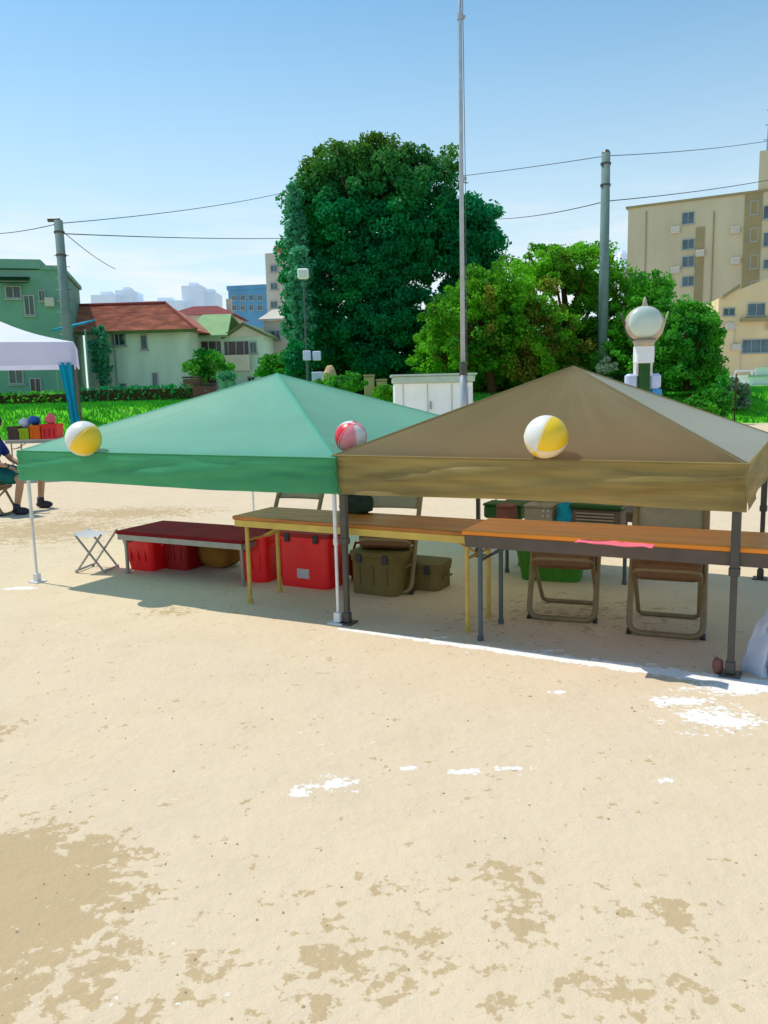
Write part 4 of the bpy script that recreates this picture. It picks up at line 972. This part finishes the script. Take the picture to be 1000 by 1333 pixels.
# ------------------------------------------------------------------ folding chair
def rloop(pts, r=.06, n=5):
    """round the corners of a closed 3D polygon"""
    out = []; N = len(pts); P = [Vector(p) for p in pts]
    for i in range(N):
        a, b_, c = P[i-1], P[i], P[(i+1) % N]
        d1 = (a-b_); d2 = (c-b_); r1 = min(r, d1.length*.45, d2.length*.45); A = b_+d1.normalized()*r1; C = b_+d2.normalized()*r1
        for k in range(n+1):
            t = k/n; out.append(A*(1-t)**2+b_*2*t*(1-t)+C*t*t)
    return out
def folding_chair(label, cat='folding chair', group=None):
    r = empty('folding_chair', (0, 0, 0), 0, label, cat, group)      # faces local -y
    b = MB(); P = []
    w2 = .215
    L_ = [(-w2, -.21, .014), (w2, -.21, .014), (w2, -.03, .40), (w2, .20, .80), (-w2, .20, .80), (-w2, -.03, .40)]
    b.tube(rloop(L_, .08), .019, 8, closed=True); b.build('front_frame', 'chair_frame', r, True)
    b = MB(); w3 = .19
    b.tube(rloop([(-w3, .25, .014), (w3, .25, .014), (w3, -.19, .405), (-w3, -.19, .405)], .05), .015, 8, closed=True); b.build('rear_frame', 'chair_frame', r, True)
    b = MB(); b.box((0, -.0, .40), (.40, .39, .125), bev=.025); b.build('seat', 'chair_seat', r)
    b = MB(); vs = []
    for j in range(6):
        for i in range(11):
            u = i/10*2-1; t = j/5; z = .60+.15*t; y = .085+.087*t+.03*(1-u*u)
            vs.append((u*.205, y, z))
    n = len(vs); vs += [(x, y+.014, z) for x, y, z in vs]
    fs = [(j*11+i, j*11+i+1, (j+1)*11+i+1, (j+1)*11+i) for j in range(5) for i in range(10)]
    fs += [tuple(q+n for q in f[::-1]) for f in fs]
    for i in range(10): fs += [(i, i+n, i+1+n, i+1), (55+i, 56+i, 56+i+n, 55+i+n)]
    for j in range(5): fs += [(j*11, (j+1)*11, (j+1)*11+n, j*11+n), (j*11+10, j*11+10+n, (j+1)*11+10+n, (j+1)*11+10)]
    b.add(vs, fs); b.build('backrest', 'chair_back', r, True)
    for s in (-1, 1):
        b = MB(); b.tube([(s*w2, -.21, .0), (s*w2, -.16, .02)], .016, 8); b.build('foot_cap', 'black', r)
    return r
A_ = -TENT_A
def place(o, px, py, dz=0., rz=0.):
    p = gpos(px, py); o.location = (p.x, p.y, 0); o.rotation_euler = (0, 0, A_+rz)
# chair origin is its middle: placed from the pixel of the front bar, pushed back .2 m
def place_front(o, px, py, rz=0., off=.21):
    p = gpos(px, py); a = A_+rz; q = p+Vector((-math.sin(a), math.cos(a), 0))*off; o.location = (q.x, q.y, 0); o.rotation_euler = (0, 0, a)
G = 'folding chairs behind the tables'
ch = folding_chair('brown folding chair farthest right under the tan canopy, its floor bar fully visible', group=G); ch.scale = (1.04, 1.04, 1.06); place_front(ch, 866, 829, .12)
for px, py, rz, lab in ((731, 808, .15, 'brown folding chair between the dark table legs and the farthest right chair'), (500, 772, .2, 'folding chair whose back shows just right of the middle canopy leg'),
                    (372, 748, .1, 'folding chair behind the red tubs under the green canopy')):
    c = copy_tree(ch); c['label'] = lab; place_front(c, px, py, rz)

c = copy_tree(ch); c['label'] = 'folding chair under the seated person at the left edge'; c.location = (person.location.x-.02, person.location.y, 0); c.rotation_euler = (0, 0, R(90)); c.scale = (1, 1, 1.02); c['group'] = 'folding chairs behind the tables'
del c['group']
# ------------------------------------------------------------------ tables under the canopies
h1 = .685
P0 = atz(316, 692, h1); P1 = atz(612, 708, h1)
f1 = atz(325, 785); f2_ = atz(589, 820)
dv = (f2_-f1).normalized(); nv = Vector((-dv.y, dv.x, 0))
P0 = f1-dv*.08-nv*.06; P1 = f2_+dv*.20-nv*.06
TB1 = table('wooden_table', P0, P1, .50, h1, 'wood_dark', 'ochre_edge', 'ochre_steel', 'long brown wooden table with ochre legs spanning both canopies', .09)
print('T1', P0, P1)
f1 = atz(625, 834); f2_ = atz(988, 880)
dv = (f2_-f1).normalized(); nv = Vector((-dv.y, dv.x, 0))
P0 = f1-dv*.10-nv*.05; P1 = f2_+dv*.25-nv*.05
TB2 = table('orange_table', P0, P1, .52, .72, 'orange_top', 'edge_dark', 'slate', 'bright orange-brown table with dark slate legs at the right', .10, .03, .075)
print('T2', P0, P1)
# thicker dark folded leg frame at the right end
# low red-topped camping table on the left
h3 = .40
f1 = atz(152, 752); f2_ = atz(312, 770)
P0 = atz(150, 691, h3); P1 = atz(316, 704, h3); P0.z = P1.z = 0
TB3 = table('camping_table', P0, P1, .62, h3, 'red_cloth', 'alu', 'alu', 'low aluminium camping table with dark red top under the green canopy', .06)
# pink cloth on the orange table
dv2 = Vector((math.cos(TB2.rotation_euler.z), math.sin(TB2.rotation_euler.z), 0)); nv2 = Vector((-dv2.y, dv2.x, 0))
pc = atz(800, 709, .72)
b = MB(); vs = []
for j in range(9):
    for i in range(25):
        x = (i/24-.5)*.42; y = (j/8-.5)*.10; vs.append(pc+dv2*x+nv2*(y+.01*math.sin(i*.7))+Vector((0, 0, .006+.012*abs(noise.noise(Vector((x*14, y*30, 2)))))))
n = len(vs); vs += [v-Vector((0, 0, .004)) for v in vs]
fs = [(j*25+i, j*25+i+1, (j+1)*25+i+1, (j+1)*25+i) for j in range(8) for i in range(24)]; fs += [tuple(q+n for q in f[::-1]) for f in fs]
for i in range(24): fs += [(i, i+n, i+1+n, i+1), (200+i, 201+i, 201+i+n, 200+i+n)]
b.add(vs, fs); tag(b.build('pink_cloth', 'pink', smooth=True), 'folded pink cloth lying on the front edge of the orange table', 'cloth')
# ------------------------------------------------------------------ tubs, boxes behind the tables
def rrect(w_, d_, r_, n=5):
    P = []
    for (sx, sy, a0) in ((1, 1, 0), (-1, 1, 90), (-1, -1, 180), (1, -1, 270)):
        P += [(sx*(w_/2-r_)+r_*math.cos(R(a0+90*i/n)), sy*(d_/2-r_)+r_*math.sin(R(a0+90*i/n))) for i in range(n+1)]
    return P
def tub(px, py, W_, D_, H_, m, label, name='plastic_tub', taper=.82, rz=0., lid=None, plate=False, mdark=None, rr=.06, cat='tub'):
    p = gpos(px, py); r = empty(name, (p.x, p.y+D_/2*.9, 0), A_+rz, label, cat)
    b = MB(); rings = []
    for (z, s) in ((.0, taper), (.03, taper+.01), (H_*.5, (1+taper)/2), (H_-.03, .985), (H_-.03, 1.03), (H_, 1.03), (H_, .95), (.04, taper*.93)):
        rings.append([(x*s, y*s, z) for x, y in rrect(W_, D_, rr)])
    n = len(rings[0]); vs = [v for q in rings for v in q]
    fs = [tuple(range(n-1, -1, -1))]+[(k*n+i, k*n+(i+1) % n, (k+1)*n+(i+1) % n, (k+1)*n+i) for k in range(7) for i in range(n)]+[tuple(range(7*n, 8*n))]
    b.add(vs, fs); b.build('body', m, r)
    if lid:
        b = MB(); vs = [(x*1.06, y*1.06, z) for z in (H_+.003, H_+.04) for x, y in rrect(W_, D_, rr)]
        b.add(vs, [tuple(range(n-1, -1, -1)), tuple(range(n, 2*n))]+[(i, (i+1) % n, (i+1) % n+n, i+n) for i in range(n)]); b.build('lid', lid, r)
    if plate:
        b = MB(); b.box((0, -D_/2*.94, H_*.28), (.13, .03, .09), bev=.012); b.build('handle_plate', 'label_grey', r)
    for q in (-.3, 0, .3):
        b = MB(); b.box((q*W_*taper, -D_/2*(.5+.5*taper)-.004, H_*.52), (.018, .014, H_*.5), bev=.004)
        if not plate: b.build('rib', m, r)
    if lid:
        for q in (-.28, .28):
            b = MB(); b.box((q*W_, -D_/2*1.06-.004, H_-.005), (.05, .016, .07), bev=.005); b.build('latch', 'black', r)
    for s in (-1, 1):
        b = MB(); b.tube([(s*W_*.51, -.06, H_-.09), (s*(W_*.51+.03), -.05, H_-.07), (s*(W_*.51+.03), .05, H_-.07), (s*W_*.51, .06, H_-.09)], .009, 6); b.build('handle', m, r)
    return r
tub(190, 744, .40, .36, .33, 'red', 'bright red tapered tub farthest left behind the camping table', taper=.72)
tub(238, 742, .30, .34, .31, 'red_dark', 'dark red tub between the left red tub and the brown sack', taper=.9)
tub(338, 758, .30, .34, .40, 'red', 'bright red tub behind the left legs of the wooden table', taper=.9, rz=.1)
tub(408, 765, .50, .34, .42, 'red', 'large red box with grey handle plate behind the wooden table', 'storage_box', taper=.97, lid='red_dark', plate=True, cat='box')
tub(500, 775, .42, .36, .30, 'olive', 'dark olive box right of the middle canopy legs', 'storage_box', taper=.96, lid='olive', cat='box')
tub(552, 768, .40, .30, .18, 'olive', 'low dark olive case beside the taller olive box', 'storage_case', taper=.97, lid='olive', cat='case')
tub(725, 758, .60, .4, .34, 'green_tub', 'wide grass-green tub under the orange table', taper=.8, rz=.15, rr=.09)
def sack(px, py, w_, d_, h_, m, label, seed, name='sack'):
    p = gpos(px, py); r = empty(name, (p.x, p.y+d_*.5, 0), A_, label, name)
    b = MB(); b.sphere((0, 0, 0), 1, 30, 20)
    vs = []
    for v in b.v:
        v = Vector(v); e = Vector((math.copysign(abs(v.x)**.7, v.x)*w_/2, math.copysign(abs(v.y)**.7, v.y)*d_/2, (math.copysign(abs(v.z)**.8, v.z)+1)*h_/2))
        e += v*.03*noise.noise(v*3+Vector((seed, 0, 0))); e.z = max(e.z, .003); vs.append(tuple(e))
    b.v = vs; b.build('bag', m, r, True)
    b = MB(); b.tube([(-.05, 0, h_-.01), (-.03, 0, h_+.05), (.03, 0, h_+.05), (.05, 0, h_-.01)], .012, 6); b.build('tie', m, r)
sack(284, 742, .40, .34, .30, 'brownsack', 'brown rounded sack behind the camping table', 2)
sack(468, 758, .16, .2, .27, 'red_cloth', 'small dark red sack beside the large red box', 5)
# things behind the orange table seen over it (on a rear shelf table)
p0 = atz(640, 690, .52)
q = gpos(640, 745); q2 = gpos(830, 765)
table('rear_table', Vector((q.x, q.y, 0)), Vector((q2.x, q2.y, 0)), .42, .60, 'edge_dark', 'edge_dark', 'slate', 'dark narrow table at the back under the tan canopy')
RT = [o for o in bpy.data.objects if o.name.startswith('rear_table')][0]
def onrear(px, pyb):    # point on the rear table top under this pixel
    return atz(px, pyb, .603)
def box_on(px, pyb, w_, d_, h_, m, lab, nm='box', cat='box', m2='label_grey'):
    p = onrear(px, pyb); r = empty(nm, (p.x, p.y+d_/2, .603), A_, lab, cat)
    b = MB(); b.box((0, 0, h_/2), (w_, d_, h_), bev=.012); b.build('body', m, r)
    b = MB(); b.box((0, 0, h_+.006), (w_*1.04, d_*1.04, .02), bev=.006); b.build('lid', m, r)
    b = MB()
    for i in range(2):
        for j in range(2): b.box((w_*.22+i*.035, -d_/2-.004, h_*.62+j*.035), (.018, .01, .018), bev=.003)
    b.build('buttons', m2, r); return r
box_on(707, 688, .20, .16, .15, 'chair_back', 'grey-brown device box with four pale buttons behind the orange table', 'device_box')
box_on(662, 684, .12, .14, .13, 'clutter', 'dark reddish box left of the grey-brown device box', 'small_box', m2='clutter')
p = onrear(741, 690); r = empty('plastic_bag', (p.x, p.y+.08, .603), 0, 'cyan crumpled bag right of the grey-brown device box', 'bag')
b = MB(); b.sphere((0, 0, .085), 1, 24, 16, (.075, .06, .10)); b.v = [tuple(Vector(v)+Vector(v).normalized()*.03*noise.noise(Vector(v)*16)) for v in b.v]; b.build('bag', 'cyan', r, True)
b = MB(); b.tube([(-.02, 0, .17), (-.03, 0, .21), (.03, 0, .21), (.02, 0, .17)], .008, 6); b.build('knot', 'bluebag', r)
p = onrear(785, 692); r = empty('equipment_case', (p.x, p.y+.12, .603), A_, 'dark case with pale slatted grille behind the orange table', 'case')
b = MB(); b.box((0, 0, .075), (.34, .2, .15), bev=.015); b.build('body', 'edge_dark', r)
b = MB()
for i in range(4): b.box((0, -.105, .055+i*.022), (.26, .012, .009))
b.build('grille', 'chair_back', r)
b = MB(); b.box((0, 0, .165), (.36, .22, .03), bev=.008); b.build('lid', 'post_green', r)
box_on(662, 676, .30, .2, .10, 'post_green', 'dark green folded tarp stack on the rear table, left', 'folded_tarp', 'tarp', 'post_green')
def on_table(px, pyb, hz_, w_, d_, h_, m, lab, nm, cat):
    p = atz(px, pyb, hz_+.003); r = empty(nm, (p.x, p.y+d_/2, hz_+.003), A_, lab, cat)
    b = MB(); b.sphere((0, 0, 0), 1, 26, 16); vs = []
    for v in b.v:
        v = Vector(v); e = Vector((math.copysign(abs(v.x)**.6, v.x)*w_/2, math.copysign(abs(v.y)**.6, v.y)*d_/2, (math.copysign(abs(v.z)**.6, v.z)+1)*h_/2))
        e += v*.02*noise.noise(v*3); e.z = max(e.z, .001); vs.append(tuple(e))
    b.v = vs; b.build('bag', m, r, True)
    b = MB(); b.tube([(-w_*.2, 0, h_*.97), (-w_*.15, 0, h_+.05), (w_*.15, 0, h_+.05), (w_*.2, 0, h_*.97)], .008, 6); b.build('handle', 'black', r)
on_table(464, 669, .685, .26, .16, .14, 'teal_dark', 'dark green-black sports bag on the wooden table right of the middle leg', 'sports_bag', 'bag')
# white folding stool at far left
q = gpos(128, 742); r = empty('folding_stool', (q.x, q.y, 0), A_+.3, 'pale grey metal folding stool left of the camping table', 'stool')
for s in (-1, 1):
    b = MB(); b.tube([(-.14, s*.14, 0), (.14, s*.14, .36)], .010, 8); b.build('leg', 'alu', r)
    b = MB(); b.tube([(.14, s*.12, 0), (-.14, s*.12, .36)], .010, 8); b.build('leg', 'alu', r)
MB().tube([(-.14, -.14, .02), (-.14, .14, .02)], .01, 8).build('floor_bar', 'alu', r); MB().tube([(.14, -.12, .02), (.14, .12, .02)], .01, 8).build('floor_bar', 'alu', r)
b = MB(); vs = []
for j in range(9):
    for i in range(9): u = i/8*2-1; vs.append((u*.15, (j/8-.5)*.30, .365-.03*(1-u*u)))
b.add(vs, [(j*9+i, j*9+i+1, (j+1)*9+i+1, (j+1)*9+i) for j in range(8) for i in range(8)]); b.build('seat', 'label_grey', r, True)
# crumpled clear plastic sheet hanging between right canopy leg and table leg
a = gpos(966, 884); c = gpos(992, 872)
r = empty('plastic_sheet', (a.x+.1, a.y, 0), 0, 'crumpled bluish white plastic sheet on the ground right of the front canopy leg', 'plastic sheet')
b = MB(); vs = []; nx, nz_ = 22, 26
for j in range(nz_+1):
    t = j/nz_
    for i in range(nx+1):
        s = i/nx; wd = .17*(1-t)**.8+.02; x = .10-wd*(1-s)+.02; y = .06*math.sin(s*9+t*4)*(1-t*.6)+.05*noise.noise(Vector((s*4, t*5, 3))); vs.append((x, y+.06, t*.50))
n = len(vs); vs += [(x+.002, y+.006, z) for x, y, z in vs]; W = nx+1
fs = [(j*W+i, j*W+i+1, (j+1)*W+i+1, (j+1)*W+i) for j in range(nz_) for i in range(nx)]; fs += [tuple(q+n for q in f[::-1]) for f in fs]
b.add(vs, fs); b.build('sheet', 'plastic_bag', r, True)
# small stone/weight at the front right foot
q = gpos(934, 876); b = MB(); b.sphere((q.x, q.y, .045), 1, 14, 9, (.03, .03, .05)); b.v = [tuple(Vector(v)+Vector((.01, .01, .008))*noise.noise(Vector(v)*30)) for v in b.v]
tag(b.build('stone', 'clutter', smooth=True), 'small reddish stone beside the right front canopy foot', 'stone')

# ------------------------------------------------------------------ balls on the canopies
def ball(px, py, Yguess, rad, cols, pole, label, spin=0., secs=None):
    """beach ball with six gores meeting at 'pole' (view-independent direction in world space)"""
    c = at(px, py, Yguess)
    r = empty('beach_ball', c, 0, label, 'ball')
    b = MB(); b.sphere((0, 0, 0), rad, 36, 22, mi=(lambda u, v: int(((u+spin) % 1)*6) % len(cols) if .06 < v < .94 else 0) if not secs else (lambda u, v: next(q for a, q in secs if ((u+spin) % 1) < a)))
    qd = Vector(pole).to_track_quat('Z', 'Y')
    b.v = [tuple(qd @ Vector(v)) for v in b.v]
    b.build('shell', cols, r, True)
    bounds = [(q/6-spin) for q in range(6)] if not secs else [(a_-spin) for a_, _ in secs]
    for a_ in bounds:
        b = MB(); b.tube([qd @ Vector((rad*.999*math.sin(t_)*math.cos(2*math.pi*a_), rad*.999*math.sin(t_)*math.sin(2*math.pi*a_), rad*.999*math.cos(t_))) for t_ in [math.pi*(.05+.9*j/20) for j in range(21)]], .0016, 5); b.build('seam', 'ball_w', r, True)
    b = MB(); b.tube([qd @ Vector((0, 0, rad*.97)), qd @ Vector((0, 0, rad*1.05))], .009, 8); b.build('valve', 'ball_w', r)
    return r
def canopy_z(root, S, he, pk, P):
    l = Matrix.Rotation(-root.rotation_euler.z, 3, 'Z') @ (Vector(P)-Vector(root.location)); l.z = 0
    u = max(abs(l.x-S/2), abs(l.y-S/2))/(S/2); return pk+(he-pk)*u
def on_roof(root, S, he, pk, px, py, rad):
    best = None
    for i in range(400):
        Yk = 4+i*.01; P = at(px, py, Yk); z = canopy_z(root, S, he, pk, P)
        if P.z-z <= rad*1.05: best = Yk; break
    return best
bpy.context.view_layer.update()
y1 = on_roof(GT, 3.1378, 1.1516, 1.769, 109, 571, .135); y2 = on_roof(TT, 2.4965, 1.1678, 1.7345, 711, 569, .125); y3 = on_roof(GT, 3.1378, 1.1516, 1.769, 457, 569, .10)
print('balls', y1, y2, y3)
ball(109, 571, y1 or 6.9, .140, ['ball_w', 'ball_y', 'ball_c'], (-.55, -.55, -.45), 'yellow and white ball on the left front of the green canopy', .17, ((.26, 1), (.52, 0), (.66, 2), (.78, 1), (1.01, 2)))
ball(711, 569, y2 or 5.1, .128, ['ball_w', 'ball_y', 'ball_c'], (-.50, -.60, -.50), 'yellow and white ball on the front slope of the tan canopy', .08, ((.26, 1), (.52, 0), (.66, 2), (.78, 1), (1.01, 2)))
ball(457, 569, y3 or 5.9, .115, ['ball_p', 'ball_r', 'ball_w', 'ball_r', 'ball_p', 'ball_w'], (.2, -.5, .8), 'red, pink and white ball where the two canopies meet', .1)
